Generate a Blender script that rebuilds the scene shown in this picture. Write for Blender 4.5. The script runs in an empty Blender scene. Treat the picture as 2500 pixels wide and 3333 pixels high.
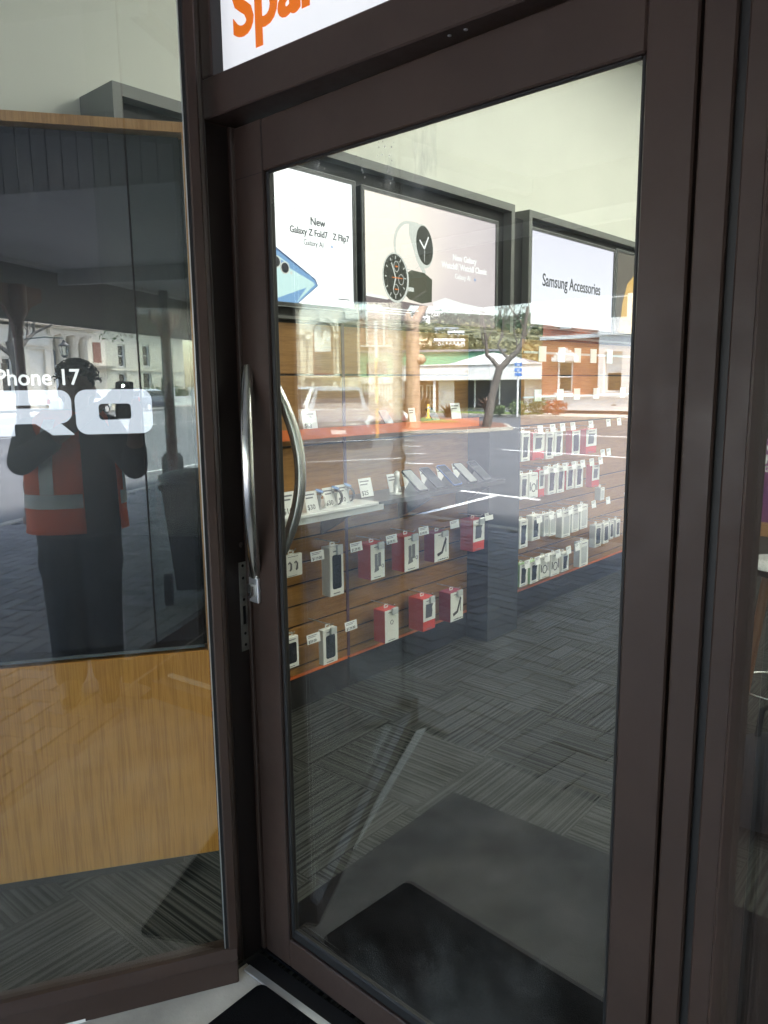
import bpy, math, random
from mathutils import Matrix, Vector, noise
R = math.radians
random.seed(7)
S = bpy.context.scene
COL = S.collection

# ------------------------------------------------------------------ camera
cam_d = bpy.data.cameras.new('camera'); cam = bpy.data.objects.new('camera', cam_d); COL.objects.link(cam)
cam_d.sensor_fit = 'HORIZONTAL'; cam_d.sensor_width = 36.0; cam_d.lens = 35.658
cam_d.clip_start = 0.03; cam_d.clip_end = 2000
_r = Vector((0.766, 0.643, -0.011)); _f = Vector((-0.636, 0.754, -0.165)).normalized()
_u = _r.cross(_f).normalized(); _r = _f.cross(_u).normalized()
CAMP = Vector((1.396, -1.104, 1.483))
cam.matrix_world = Matrix(((_r.x, _u.x, -_f.x, CAMP.x), (_r.y, _u.y, -_f.y, CAMP.y), (_r.z, _u.z, -_f.z, CAMP.z), (0, 0, 0, 1)))
S.camera = cam

# ------------------------------------------------------------------ world, sun, exposure
W = bpy.data.worlds.new('World'); S.world = W; W.use_nodes = True
wn = W.node_tree.nodes; wl = W.node_tree.links; wn.clear()
sky = wn.new('ShaderNodeTexSky'); sky.sky_type = 'NISHITA'; sky.sun_disc = False
SUN_EL, SUN_AZ = 58, 20          # elevation, world angle of the direction the light comes from (ccw from +X)
sky.sun_elevation = R(SUN_EL); sky.sun_rotation = R(90 - SUN_AZ)
sky.air_density = 1.2; sky.dust_density = 2.5; sky.ozone_density = 1.0
bg = wn.new('ShaderNodeBackground'); bg.inputs['Strength'].default_value = 0.15
wo = wn.new('ShaderNodeOutputWorld')
wl.new(sky.outputs[0], bg.inputs[0]); wl.new(bg.outputs[0], wo.inputs[0])
sd = bpy.data.lights.new('sun', 'SUN'); sd.energy = 3.0; sd.angle = R(10); sd.color = (1.0, 0.975, 0.94)
so = bpy.data.objects.new('sun', sd); COL.objects.link(so)
_d = Vector((math.cos(R(SUN_AZ)) * math.cos(R(SUN_EL)), math.sin(R(SUN_AZ)) * math.cos(R(SUN_EL)), math.sin(R(SUN_EL))))
so.rotation_euler = _d.to_track_quat('Z', 'Y').to_euler()
S.view_settings.view_transform = 'Standard'; S.view_settings.look = 'None'
S.view_settings.exposure = 3.5; S.view_settings.gamma = 1.0
S.render.engine = 'CYCLES'
S.cycles.transparent_max_bounces = 24; S.cycles.max_bounces = 10; S.cycles.glossy_bounces = 6
S.cycles.sample_clamp_indirect = 6.0

# ------------------------------------------------------------------ materials
MATS = {}
def new_mat(name):
    m = bpy.data.materials.new(name); m.use_nodes = True; m.node_tree.nodes.clear(); MATS[name] = m
    return m, m.node_tree.nodes, m.node_tree.links
def P(name, col, rough=0.6, metal=0.0, var=0.0, vscale=8.0, bump=0.0, bscale=60.0, spec=0.5, emis=None, estr=0.0, stretch=None, coat=0.0, rvar=0.0):
    """principled material with noise-driven colour variation and bump in object space"""
    m, n, l = new_mat(name)
    out = n.new('ShaderNodeOutputMaterial'); b = n.new('ShaderNodeBsdfPrincipled')
    l.new(b.outputs[0], out.inputs[0])
    c = (*col, 1.0)
    b.inputs['Base Color'].default_value = c; b.inputs['Roughness'].default_value = rough
    b.inputs['Metallic'].default_value = metal; b.inputs['Specular IOR Level'].default_value = spec
    if coat: b.inputs['Coat Weight'].default_value = coat; b.inputs['Coat Roughness'].default_value = 0.05
    if emis: b.inputs['Emission Color'].default_value = (*emis, 1); b.inputs['Emission Strength'].default_value = estr
    tc = n.new('ShaderNodeTexCoord'); mp = n.new('ShaderNodeMapping'); l.new(tc.outputs['Object'], mp.inputs[0])
    if stretch: mp.inputs['Scale'].default_value = stretch
    if var:
        t = n.new('ShaderNodeTexNoise'); t.inputs['Scale'].default_value = vscale; t.inputs['Detail'].default_value = 6
        l.new(mp.outputs[0], t.inputs['Vector'])
        r = n.new('ShaderNodeValToRGB'); l.new(t.outputs['Fac'], r.inputs[0])
        r.color_ramp.elements[0].position = 0.3; r.color_ramp.elements[1].position = 0.7
        r.color_ramp.elements[0].color = (*[max(0, x * (1 - var)) for x in col], 1)
        r.color_ramp.elements[1].color = (*[min(1, x * (1 + var)) for x in col], 1)
        l.new(r.outputs[0], b.inputs['Base Color'])
    if rvar:
        t = n.new('ShaderNodeTexNoise'); t.inputs['Scale'].default_value = 5.0; t.inputs['Detail'].default_value = 9; t.inputs['Roughness'].default_value = 0.75
        l.new(mp.outputs[0], t.inputs['Vector'])
        q = n.new('ShaderNodeMapRange'); l.new(t.outputs['Fac'], q.inputs[0]); q.inputs[1].default_value = 0.35; q.inputs[2].default_value = 0.65; q.inputs[3].default_value = rough - rvar; q.inputs[4].default_value = rough + rvar
        l.new(q.outputs[0], b.inputs['Roughness'])
    if bump:
        t = n.new('ShaderNodeTexNoise'); t.inputs['Scale'].default_value = bscale; t.inputs['Detail'].default_value = 4
        l.new(mp.outputs[0], t.inputs['Vector'])
        bp = n.new('ShaderNodeBump'); bp.inputs['Strength'].default_value = bump; bp.inputs['Distance'].default_value = 0.01
        l.new(t.outputs['Fac'], bp.inputs['Height']); l.new(bp.outputs[0], b.inputs['Normal'])
    return m
def EM(name, col, s, base=(0.02, 0.02, 0.02)):
    """self-lit screen: dark glossy surface that gives off light"""
    return P(name, base, 0.25, emis=col, estr=s)
def glass(name, r0=0.055, tint=(0.93, 0.96, 0.94), dirt=0.0, power=5.0):
    m, n, l = new_mat(name)
    out = n.new('ShaderNodeOutputMaterial')
    geo = n.new('ShaderNodeNewGeometry')
    dp = n.new('ShaderNodeVectorMath'); dp.operation = 'DOT_PRODUCT'
    l.new(geo.outputs['Incoming'], dp.inputs[0]); l.new(geo.outputs['Normal'], dp.inputs[1])
    def mth(op, a, b=None):
        q = n.new('ShaderNodeMath'); q.operation = op
        for i, v in enumerate((a, b)):
            if v is None: continue
            if isinstance(v, (int, float)): q.inputs[i].default_value = v
            else: l.new(v, q.inputs[i])
        return q.outputs[0]
    c = mth('ABSOLUTE', dp.outputs['Value'])
    f = mth('ADD', mth('MULTIPLY', mth('POWER', mth('SUBTRACT', 1.0, c), power), 1 - r0), r0)
    tr = n.new('ShaderNodeBsdfTransparent'); tr.inputs[0].default_value = (*tint, 1)
    gl = n.new('ShaderNodeBsdfGlossy'); gl.inputs['Roughness'].default_value = 0.0; gl.inputs[0].default_value = (1, 1, 1, 1)
    mx = n.new('ShaderNodeMixShader'); l.new(f, mx.inputs[0]); l.new(tr.outputs[0], mx.inputs[1]); l.new(gl.outputs[0], mx.inputs[2])
    last = mx.outputs[0]
    if dirt:
        tc = n.new('ShaderNodeTexCoord')
        sep = n.new('ShaderNodeSeparateXYZ'); l.new(tc.outputs['Object'], sep.inputs[0])
        t1 = n.new('ShaderNodeTexNoise'); t1.inputs['Scale'].default_value = 3.0; t1.inputs['Detail'].default_value = 8; t1.inputs['Roughness'].default_value = 0.7
        l.new(tc.outputs['Object'], t1.inputs['Vector'])
        mp = n.new('ShaderNodeMapping'); mp.inputs['Scale'].default_value = (26, 26, 5); l.new(tc.outputs['Object'], mp.inputs[0])
        t2 = n.new('ShaderNodeTexNoise'); t2.inputs['Scale'].default_value = 1.0; t2.inputs['Detail'].default_value = 5; l.new(mp.outputs[0], t2.inputs['Vector'])
        v = n.new('ShaderNodeTexVoronoi'); v.inputs['Scale'].default_value = 75; l.new(tc.outputs['Object'], v.inputs['Vector'])
        haze = mth('MULTIPLY', mth('MAXIMUM', mth('SUBTRACT', t1.outputs['Fac'], 0.47), 0.0), 0.11)
        band = mth('MAXIMUM', mth('SUBTRACT', 1.0, mth('ABSOLUTE', mth('MULTIPLY', mth('SUBTRACT', sep.outputs['Z'], 1.89), 14.0))), 0.0)
        streak = mth('MULTIPLY', mth('MAXIMUM', mth('SUBTRACT', t2.outputs['Fac'], 0.58), 0.0), mth('MULTIPLY', band, mth('MULTIPLY', mth('LESS_THAN', sep.outputs['X'], 0.62), 3.0)))
        spot = mth('MULTIPLY', mth('LESS_THAN', v.outputs['Distance'], 0.16), mth('MULTIPLY', mth('MULTIPLY', band, mth('LESS_THAN', sep.outputs['X'], 0.45)), mth('MULTIPLY', mth('GREATER_THAN', t2.outputs['Fac'], 0.5), 0.5)))
        tot = mth('MULTIPLY', mth('ADD', haze, mth('ADD', streak, spot)), dirt)
        df = n.new('ShaderNodeBsdfDiffuse'); df.inputs[0].default_value = (0.8, 0.8, 0.78, 1)
        m2 = n.new('ShaderNodeMixShader'); l.new(mth('MINIMUM', tot, 0.30), m2.inputs[0]); l.new(last, m2.inputs[1]); l.new(df.outputs[0], m2.inputs[2])
        last = m2.outputs[0]
    l.new(last, out.inputs[0])
    return m
def wood(name, c1, c2, rough=0.45, scale=6.0, along=2, vec=None):
    m, n, l = new_mat(name)
    out = n.new('ShaderNodeOutputMaterial'); b = n.new('ShaderNodeBsdfPrincipled'); l.new(b.outputs[0], out.inputs[0])
    tc = n.new('ShaderNodeTexCoord'); mp = n.new('ShaderNodeMapping')
    sc = [scale * 5, scale * 5, scale * 5]; sc[along] = scale * 0.28
    mp.inputs['Scale'].default_value = sc; l.new(tc.outputs['Object'], mp.inputs[0])
    w = n.new('ShaderNodeTexNoise'); w.inputs['Scale'].default_value = 0.6; w.inputs['Detail'].default_value = 3; w.inputs['Distortion'].default_value = 0.5; l.new(mp.outputs[0], w.inputs['Vector'])
    sc2 = [scale * 60, scale * 60, scale * 60]; sc2[along] = scale * 1.6
    mp2 = n.new('ShaderNodeMapping'); mp2.inputs['Scale'].default_value = sc2; l.new(tc.outputs['Object'], mp2.inputs[0])
    w2 = n.new('ShaderNodeTexNoise'); w2.inputs['Scale'].default_value = 1.0; w2.inputs['Detail'].default_value = 5; l.new(mp2.outputs[0], w2.inputs['Vector'])
    wv = n.new('ShaderNodeMath'); wv.operation = 'MULTIPLY'; l.new(w.outputs['Fac'], wv.inputs[0]); wv.inputs[1].default_value = 34
    sn = n.new('ShaderNodeMath'); sn.operation = 'SINE'; l.new(wv.outputs[0], sn.inputs[0])
    ab = n.new('ShaderNodeMath'); ab.operation = 'MULTIPLY_ADD'; l.new(sn.outputs[0], ab.inputs[0]); ab.inputs[1].default_value = 0.085; l.new(w2.outputs['Fac'], ab.inputs[2])
    r = n.new('ShaderNodeValToRGB'); l.new(ab.outputs[0], r.inputs[0])
    r.color_ramp.elements[0].position = 0.34; r.color_ramp.elements[1].position = 0.60
    r.color_ramp.elements[0].color = (*c2, 1); r.color_ramp.elements[1].color = (*c1, 1)
    l.new(r.outputs[0], b.inputs['Base Color']); b.inputs['Roughness'].default_value = rough
    return m
def carpet(name, ox=-0.145, oy=-0.15, tile=0.5):
    m, n, l = new_mat(name)
    out = n.new('ShaderNodeOutputMaterial'); b = n.new('ShaderNodeBsdfPrincipled'); l.new(b.outputs[0], out.inputs[0])
    tc = n.new('ShaderNodeTexCoord'); mp = n.new('ShaderNodeMapping'); mp.inputs['Location'].default_value = (-ox / tile, -oy / tile, 0); mp.inputs['Scale'].default_value = (1 / tile, 1 / tile, 1)
    l.new(tc.outputs['Object'], mp.inputs[0])
    ch = n.new('ShaderNodeTexChecker'); ch.inputs['Scale'].default_value = 1.0
    ad = n.new('ShaderNodeVectorMath'); ad.operation = 'ADD'; ad.inputs[1].default_value = (0, 0, 0.5); l.new(mp.outputs[0], ad.inputs[0]); l.new(ad.outputs[0], ch.inputs['Vector'])
    fl = n.new('ShaderNodeVectorMath'); fl.operation = 'FLOOR'; l.new(mp.outputs[0], fl.inputs[0])
    wn_ = n.new('ShaderNodeTexWhiteNoise'); l.new(fl.outputs[0], wn_.inputs[0])
    sep = n.new('ShaderNodeSeparateXYZ'); l.new(tc.outputs['Object'], sep.inputs[0])
    mixc = n.new('ShaderNodeMix'); mixc.data_type = 'FLOAT'; l.new(ch.outputs['Fac'], mixc.inputs[0]); l.new(sep.outputs['X'], mixc.inputs[2]); l.new(sep.outputs['Y'], mixc.inputs[3])
    of = n.new('ShaderNodeMath'); of.operation = 'MULTIPLY_ADD'; l.new(wn_.outputs['Value'], of.inputs[0]); of.inputs[1].default_value = 37.0; l.new(mixc.outputs[0], of.inputs[2])
    n1 = n.new('ShaderNodeTexNoise'); n1.noise_dimensions = '1D'; n1.inputs['Scale'].default_value = 75; n1.inputs['Detail'].default_value = 2; l.new(of.outputs[0], n1.inputs['W'])
    n2 = n.new('ShaderNodeTexNoise'); n2.inputs['Scale'].default_value = 420; n2.inputs['Detail'].default_value = 3; l.new(tc.outputs['Object'], n2.inputs['Vector'])
    r = n.new('ShaderNodeValToRGB'); l.new(n1.outputs['Fac'], r.inputs[0])
    e = r.color_ramp.elements; e[0].position = 0.42; e[0].color = (0.026, 0.028, 0.027, 1); e[1].position = 0.58; e[1].color = (0.115, 0.120, 0.108, 1)
    mid = e.new(0.50); mid.color = (0.070, 0.074, 0.068, 1)
    mu = n.new('ShaderNodeMix'); mu.data_type = 'RGBA'; mu.blend_type = 'MULTIPLY'; mu.inputs[0].default_value = 0.8; l.new(r.outputs[0], mu.inputs[6]); l.new(n2.outputs['Fac'], mu.inputs[7])
    l.new(mu.outputs[2], b.inputs['Base Color']); b.inputs['Roughness'].default_value = 0.95; b.inputs['Specular IOR Level'].default_value = 0.1
    bp = n.new('ShaderNodeBump'); bp.inputs['Strength'].default_value = 0.6; bp.inputs['Distance'].default_value = 0.004; l.new(n2.outputs['Fac'], bp.inputs['Height']); l.new(bp.outputs[0], b.inputs['Normal'])
    return m
def brick(name, c1, c2, mortar, axis='XZ', w=0.24, h=0.086):
    m, n, l = new_mat(name)
    out = n.new('ShaderNodeOutputMaterial'); b = n.new('ShaderNodeBsdfPrincipled'); l.new(b.outputs[0], out.inputs[0])
    tc = n.new('ShaderNodeTexCoord'); mp = n.new('ShaderNodeMapping'); mp.inputs['Rotation'].default_value = (R(90), 0, 0); l.new(tc.outputs['Object'], mp.inputs[0])
    bt = n.new('ShaderNodeTexBrick'); bt.inputs['Color1'].default_value = (*c1, 1); bt.inputs['Color2'].default_value = (*c2, 1); bt.inputs['Mortar'].default_value = (*mortar, 1)
    bt.inputs['Scale'].default_value = 1.0; bt.inputs['Brick Width'].default_value = w; bt.inputs['Row Height'].default_value = h; bt.inputs['Mortar Size'].default_value = 0.008
    l.new(mp.outputs[0], bt.inputs['Vector'])
    t = n.new('ShaderNodeTexNoise'); t.inputs['Scale'].default_value = 1.3; t.inputs['Detail'].default_value = 6; l.new(tc.outputs['Object'], t.inputs['Vector'])
    mu = n.new('ShaderNodeMix'); mu.data_type = 'RGBA'; mu.blend_type = 'MULTIPLY'; mu.inputs[0].default_value = 0.6; l.new(bt.outputs[0], mu.inputs[6])
    r = n.new('ShaderNodeValToRGB'); r.color_ramp.elements[0].position = 0.35; r.color_ramp.elements[0].color = (0.55, 0.5, 0.5, 1); r.color_ramp.elements[1].position = 0.6; l.new(t.outputs['Fac'], r.inputs[0]); l.new(r.outputs[0], mu.inputs[7])
    l.new(mu.outputs[2], b.inputs['Base Color']); b.inputs['Roughness'].default_value = 0.85
    return m
def gradmat(name, stops, axis, lo, hi, s, rough=0.3, nz=0.0):
    """a lit screen whose picture is a soft ramp along a local axis (this is what the screen shows)"""
    m, n, l = new_mat(name)
    out = n.new('ShaderNodeOutputMaterial'); b = n.new('ShaderNodeBsdfPrincipled'); l.new(b.outputs[0], out.inputs[0])
    b.inputs['Base Color'].default_value = (0.02, 0.02, 0.02, 1); b.inputs['Roughness'].default_value = rough
    tc = n.new('ShaderNodeTexCoord'); sep = n.new('ShaderNodeSeparateXYZ'); l.new(tc.outputs['Object'], sep.inputs[0])
    mr = n.new('ShaderNodeMapRange'); l.new(sep.outputs[axis], mr.inputs[0]); mr.inputs[1].default_value = lo; mr.inputs[2].default_value = hi
    t = n.new('ShaderNodeTexNoise'); t.inputs['Scale'].default_value = 2.6; t.inputs['Detail'].default_value = 1; l.new(tc.outputs['Object'], t.inputs['Vector'])
    a = n.new('ShaderNodeMath'); a.operation = 'MULTIPLY_ADD'; l.new(t.outputs['Fac'], a.inputs[0]); a.inputs[1].default_value = nz; l.new(mr.outputs[0], a.inputs[2])
    s2 = n.new('ShaderNodeMath'); s2.operation = 'SUBTRACT'; l.new(a.outputs[0], s2.inputs[0]); s2.inputs[1].default_value = nz * 0.5
    r = n.new('ShaderNodeValToRGB'); l.new(s2.outputs[0], r.inputs[0])
    e = r.color_ramp.elements; e[0].position, e[0].color = stops[0][0], (*stops[0][1], 1); e[1].position, e[1].color = stops[-1][0], (*stops[-1][1], 1)
    for p, c in stops[1:-1]: k = e.new(p); k.color = (*c, 1)
    l.new(r.outputs[0], b.inputs['Emission Color']); b.inputs['Emission Strength'].default_value = s
    return m

# ------------------------------------------------------------------ mesh helpers
class Fr:
    """a local frame: u along, n across, z up, at an origin with a heading"""
    def __init__(s, x, y, ang, z=0.0):
        s.M = Matrix.Translation((x, y, z)) @ Matrix.Rotation(R(ang), 4, 'Z')
WORLD = Fr(0, 0, 0)
class MB:
    def __init__(s, fr=WORLD): s.v = []; s.f = []; s.M = fr.M.copy(); s.sm = set()
    def add(s, vs, fs, smooth=False):
        b = len(s.v); s.v += [s.M @ Vector(p) for p in vs]
        for f in fs:
            if smooth: s.sm.add(len(s.f))
            s.f.append([i + b for i in f])
        return s
    def box(s, x0, x1, y0, y1, z0, z1):
        if x0 > x1: x0, x1 = x1, x0
        if y0 > y1: y0, y1 = y1, y0
        if z0 > z1: z0, z1 = z1, z0
        v = [(x0, y0, z0), (x1, y0, z0), (x1, y1, z0), (x0, y1, z0), (x0, y0, z1), (x1, y0, z1), (x1, y1, z1), (x0, y1, z1)]
        return s.add(v, [(0, 3, 2, 1), (4, 5, 6, 7), (0, 1, 5, 4), (1, 2, 6, 5), (2, 3, 7, 6), (3, 0, 4, 7)])
    def bbox(s, x0, x1, y0, y1, z0, z1, b=0.003):
        """box with chamfered vertical and horizontal edges"""
        if x0 > x1: x0, x1 = x1, x0
        if y0 > y1: y0, y1 = y1, y0
        if z0 > z1: z0, z1 = z1, z0
        b = min(b, (x1 - x0) * .4, (y1 - y0) * .4, (z1 - z0) * .4)
        V = []; idx = {}
        X = (x0, x1); Y = (y0, y1); Z = (z0, z1)
        for i in (0, 1):
            for j in (0, 1):
                for k in (0, 1):
                    sx, sy, sz = (1 - 2 * i), (1 - 2 * j), (1 - 2 * k)
                    for a, o in enumerate(((0, b, b), (b, 0, b), (b, b, 0))):
                        idx[i, j, k, a] = len(V); V.append((X[i] + sx * o[0], Y[j] + sy * o[1], Z[k] + sz * o[2]))
        F = []
        for i in (0, 1): F.append([idx[i, j, k, 0] for j, k in ((0, 0), (1, 0), (1, 1), (0, 1))][::(1 if i else -1)])
        for j in (0, 1): F.append([idx[i, j, k, 1] for i, k in ((0, 0), (1, 0), (1, 1), (0, 1))][::(-1 if j else 1)])
        for k in (0, 1): F.append([idx[i, j, k, 2] for i, j in ((0, 0), (1, 0), (1, 1), (0, 1))][::(1 if k else -1)])
        for i in (0, 1):
            for j in (0, 1):
                q = [idx[i, j, 0, 0], idx[i, j, 0, 1], idx[i, j, 1, 1], idx[i, j, 1, 0]]; F.append(q)
        for i in (0, 1):
            for k in (0, 1): F.append([idx[i, 0, k, 0], idx[i, 1, k, 0], idx[i, 1, k, 2], idx[i, 0, k, 2]])
        for j in (0, 1):
            for k in (0, 1): F.append([idx[0, j, k, 1], idx[1, j, k, 1], idx[1, j, k, 2], idx[0, j, k, 2]])
        for key in [(i, j, k) for i in (0, 1) for j in (0, 1) for k in (0, 1)]: F.append([idx[(*key, a)] for a in (0, 1, 2)])
        return s.add(V, F)
    def prism(s, pts, y0, y1, plane='xz'):
        """polygon (2d, in x-z, x-y or y-z) pushed through a thickness"""
        n = len(pts)
        def q(p, t): return {'xz': (p[0], t, p[1]), 'xy': (p[0], p[1], t), 'yz': (t, p[0], p[1])}[plane]
        v = [q(p, y0) for p in pts] + [q(p, y1) for p in pts]
        f = [list(range(n)), list(range(2 * n - 1, n - 1, -1))] + [[i, (i + 1) % n, n + (i + 1) % n, n + i] for i in range(n)]
        return s.add(v, f)
    def ring(s, outer, inner, y0, y1, plane='xz'):
        """flat ring between two loops of equal length, with thickness"""
        n = len(outer)
        def q(p, t): return {'xz': (p[0], t, p[1]), 'xy': (p[0], p[1], t), 'yz': (t, p[0], p[1])}[plane]
        v = [q(p, y0) for p in outer] + [q(p, y0) for p in inner] + [q(p, y1) for p in outer] + [q(p, y1) for p in inner]
        f = []
        for i in range(n):
            j = (i + 1) % n
            f += [[i, j, n + j, n + i], [2 * n + i, 3 * n + i, 3 * n + j, 2 * n + j], [i, 2 * n + i, 2 * n + j, j], [n + i, n + j, 3 * n + j, 3 * n + i]]
        return s.add(v, f)
    def tube(s, pts, rad, n=8, smooth=True, caps=True, flat=1.0):
        pts = [Vector(p) for p in pts]
        if not hasattr(rad, '__len__'): rad = [rad] * len(pts)
        V = []; up = Vector((0, 0, 1)); prev = None
        for i, p in enumerate(pts):
            t = (pts[min(i + 1, len(pts) - 1)] - pts[max(i - 1, 0)]).normalized()
            if prev is None:
                a = t.cross(up) if abs(t.z) < 0.9 else t.cross(Vector((1, 0, 0)))
            else: a = prev - t * prev.dot(t)
            a.normalize(); prev = a; b = t.cross(a)
            for k in range(n):
                c = 2 * math.pi * k / n; V.append(p + (a * math.cos(c) + b * math.sin(c) * flat) * rad[i])
        F = []
        for i in range(len(pts) - 1):
            for k in range(n):
                j = (k + 1) % n; F.append([i * n + k, i * n + j, (i + 1) * n + j, (i + 1) * n + k])
        s.add(V, F, smooth)
        if caps: s.add([V[k] for k in range(n)], [list(range(n))[::-1]]); s.add([V[-n + k] for k in range(n)], [list(range(n))])
        return s
    def lathe(s, prof, x=0, y=0, n=16, smooth=True, sx=1.0, sy=1.0):
        V = []; F = []
        for r, z in prof:
            for k in range(n):
                c = 2 * math.pi * k / n; V.append((x + r * math.cos(c) * sx, y + r * math.sin(c) * sy, z))
        for i in range(len(prof) - 1):
            for k in range(n):
                j = (k + 1) % n; F.append([i * n + k, i * n + j, (i + 1) * n + j, (i + 1) * n + k])
        s.add(V, F, smooth)
        s.add([V[k] for k in range(n)], [list(range(n))[::-1]]); s.add([V[-n + k] for k in range(n)], [list(range(n))])
        return s
    def ell(s, c, r, n=12, m=8, smooth=True, jit=0.0):
        V = []; F = []
        for i in range(m + 1):
            th = math.pi * i / m
            for k in range(n):
                ph = 2 * math.pi * k / n; j = 1 + random.uniform(-jit, jit)
                V.append((c[0] + r[0] * math.sin(th) * math.cos(ph) * j, c[1] + r[1] * math.sin(th) * math.sin(ph) * j, c[2] + r[2] * math.cos(th) * j))
        for i in range(m):
            for k in range(n):
                q = (k + 1) % n; F.append([i * n + k, (i + 1) * n + k, (i + 1) * n + q, i * n + q])
        return s.add(V, F, smooth)
    def wheel(s, c, r, w, axis='y', n=20, r0=0.0):
        """disc of radius r, thickness w round axis"""
        pts = [(math.cos(2 * math.pi * k / n) * r, math.sin(2 * math.pi * k / n) * r) for k in range(n)]
        if axis == 'y': s.prism([(c[0] + a, c[2] + b) for a, b in pts], c[1] - w / 2, c[1] + w / 2, 'xz')
        elif axis == 'x': s.prism([(c[1] + a, c[2] + b) for a, b in pts], c[0] - w / 2, c[0] + w / 2, 'yz')
        else: s.prism([(c[0] + a, c[1] + b) for a, b in pts], c[2] - w / 2, c[2] + w / 2, 'xy')
        return s
def T(name, label, cat, loc=(0, 0, 0), rz=0, group=None, kind=None):
    o = bpy.data.objects.new(name, None); COL.objects.link(o); o.location = loc; o.rotation_euler = (0, 0, R(rz)); o.empty_display_size = 0.05
    o['label'] = label; o['category'] = cat
    if group: o['group'] = group
    if kind: o['kind'] = kind
    return o
def basis(o): return Matrix.Translation(o.location) @ Matrix.Rotation(o.rotation_euler.z, 4, 'Z')
def O(name, mb, mat, parent=None, label=None, cat=None, group=None, kind=None, local=False, loc=None):
    """link a mesh as one object; world coordinates unless local (then they are in the parent's space)"""
    me = bpy.data.meshes.new(name)
    vs = mb.v
    off = Vector((0, 0, 0))
    top = parent
    while top is not None and top.parent is not None: top = top.parent
    if loc is not None: off = Vector(loc); vs = [v - off for v in vs]
    me.from_pydata([tuple(v) for v in vs], [], mb.f)
    for i, p in enumerate(me.polygons): p.use_smooth = i in mb.sm
    me.materials.append(MATS[mat] if isinstance(mat, str) else mat)
    me.update()
    o = bpy.data.objects.new(name, me); COL.objects.link(o)
    if loc is not None: o.location = off
    if parent is not None:
        o.parent = parent
        if not local and parent.type == 'EMPTY': o.matrix_parent_inverse = basis(parent).inverted()
    if label: o['label'] = label
    if cat: o['category'] = cat
    if group: o['group'] = group
    if kind: o['kind'] = kind
    return o
def dup(root, loc, rz=0, label=None, scale=None):
    r = root.copy(); COL.objects.link(r); r.location = loc; r.rotation_euler = (0, 0, R(rz))
    if scale: r.scale = (scale,) * 3
    if label: r['label'] = label
    for ch in list(root.children):
        c = ch.copy(); COL.objects.link(c); c.parent = r
        for g in list(ch.children):
            d = g.copy(); COL.objects.link(d); d.parent = c
    return r
_tn = [0]
def text(body, size, fr, u, z, off, mat, parent=None, align='LEFT', bold=0.0, ext=0.0008, shear=0.0, sx=1.0, name='lettering', flip=False):
    """flat lettering turned into mesh, standing on a frame's u-z plane at distance off (towards -n)"""
    c = bpy.data.curves.new('t', 'FONT'); c.body = body; c.size = size; c.align_x = align; c.extrude = ext; c.offset = bold; c.shear = shear; c.resolution_u = 4
    t = bpy.data.objects.new('t', c); COL.objects.link(t)
    dg = bpy.context.evaluated_depsgraph_get(); dg.update()
    me = bpy.data.meshes.new_from_object(t.evaluated_get(dg)); bpy.data.objects.remove(t); bpy.data.curves.remove(c)
    mb = MB(fr)
    mb.add([(u + v.co.x * sx * (-1 if flip else 1), off + v.co.z * (-1), z + v.co.y) for v in me.vertices], [list(p.vertices) for p in me.polygons])
    bpy.data.meshes.remove(me)
    return O(name, mb, mat, parent)
def arc(cx, cz, r, a0, a1, n): return [(cx + r * math.cos(R(a0 + (a1 - a0) * i / n)), cz + r * math.sin(R(a0 + (a1 - a0) * i / n))) for i in range(n + 1)]
def rrect(x0, x1, z0, z1, r, n=4):
    return arc(x0 + r, z0 + r, r, 180, 270, n) + arc(x1 - r, z0 + r, r, 270, 360, n) + arc(x1 - r, z1 - r, r, 0, 90, n) + arc(x0 + r, z1 - r, r, 90, 180, n)
# ------------------------------------------------------------------ the materials used
P('bronze', (0.045, 0.0265, 0.0205), 0.5, 0.0, spec=0.4, rvar=0.12, var=0.16, vscale=3, bump=0.03, bscale=300)
P('bronze_dark', (0.022, 0.016, 0.014), 0.4, 0.2, var=0.1)
P('gasket', (0.008, 0.008, 0.009), 0.55)
P('steel', (0.62, 0.61, 0.58), 0.24, 1.0, var=0.06, vscale=2, stretch=(60, 60, 1))
P('steel_worn', (0.42, 0.42, 0.38), 0.42, 0.9, var=0.35, vscale=30)
P('alu', (0.75, 0.75, 0.76), 0.3, 0.8, var=0.08)
P('hole', (0.004, 0.004, 0.004), 0.8)
P('cream', (0.66, 0.67, 0.60), 0.8, var=0.03, vscale=1.2, bump=0.03, bscale=90)
P('ceiling_paint', (0.75, 0.75, 0.72), 0.9)
P('black_matt', (0.012, 0.012, 0.013), 0.55, var=0.1)
P('black_gloss', (0.008, 0.008, 0.010), 0.12)
P('pillar_grey', (0.035, 0.038, 0.045), 0.5, var=0.06)
P('frame_grey', (0.13, 0.135, 0.125), 0.45, var=0.06)
P('bezel', (0.05, 0.052, 0.055), 0.3)
P('bezel_edge', (0.30, 0.31, 0.31), 0.35)
P('bezel_trim', (0.10, 0.105, 0.11), 0.3)  # grey of the stripe along the tall screen's lower bezel
P('orange', (0.72, 0.16, 0.03), 0.5, var=0.05)
P('purple_trim_reflection', (0.13, 0.06, 0.075), 0.5)
P('groove', (0.02, 0.016, 0.013), 0.6)
P('white_card', (0.82, 0.83, 0.80), 0.6, var=0.02)
P('white_box', (0.78, 0.78, 0.72), 0.5, var=0.03)
P('red_box', (0.62, 0.05, 0.03), 0.45, var=0.05)
P('magenta_box', (0.30, 0.03, 0.06), 0.45, var=0.05)
P('green_box', (0.35, 0.52, 0.25), 0.5)
P('ink', (0.03, 0.03, 0.035), 0.6)
P('ink_grey', (0.18, 0.18, 0.19), 0.6)
P('phone_dark', (0.02, 0.024, 0.032), 0.18, coat=0.5)
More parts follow.
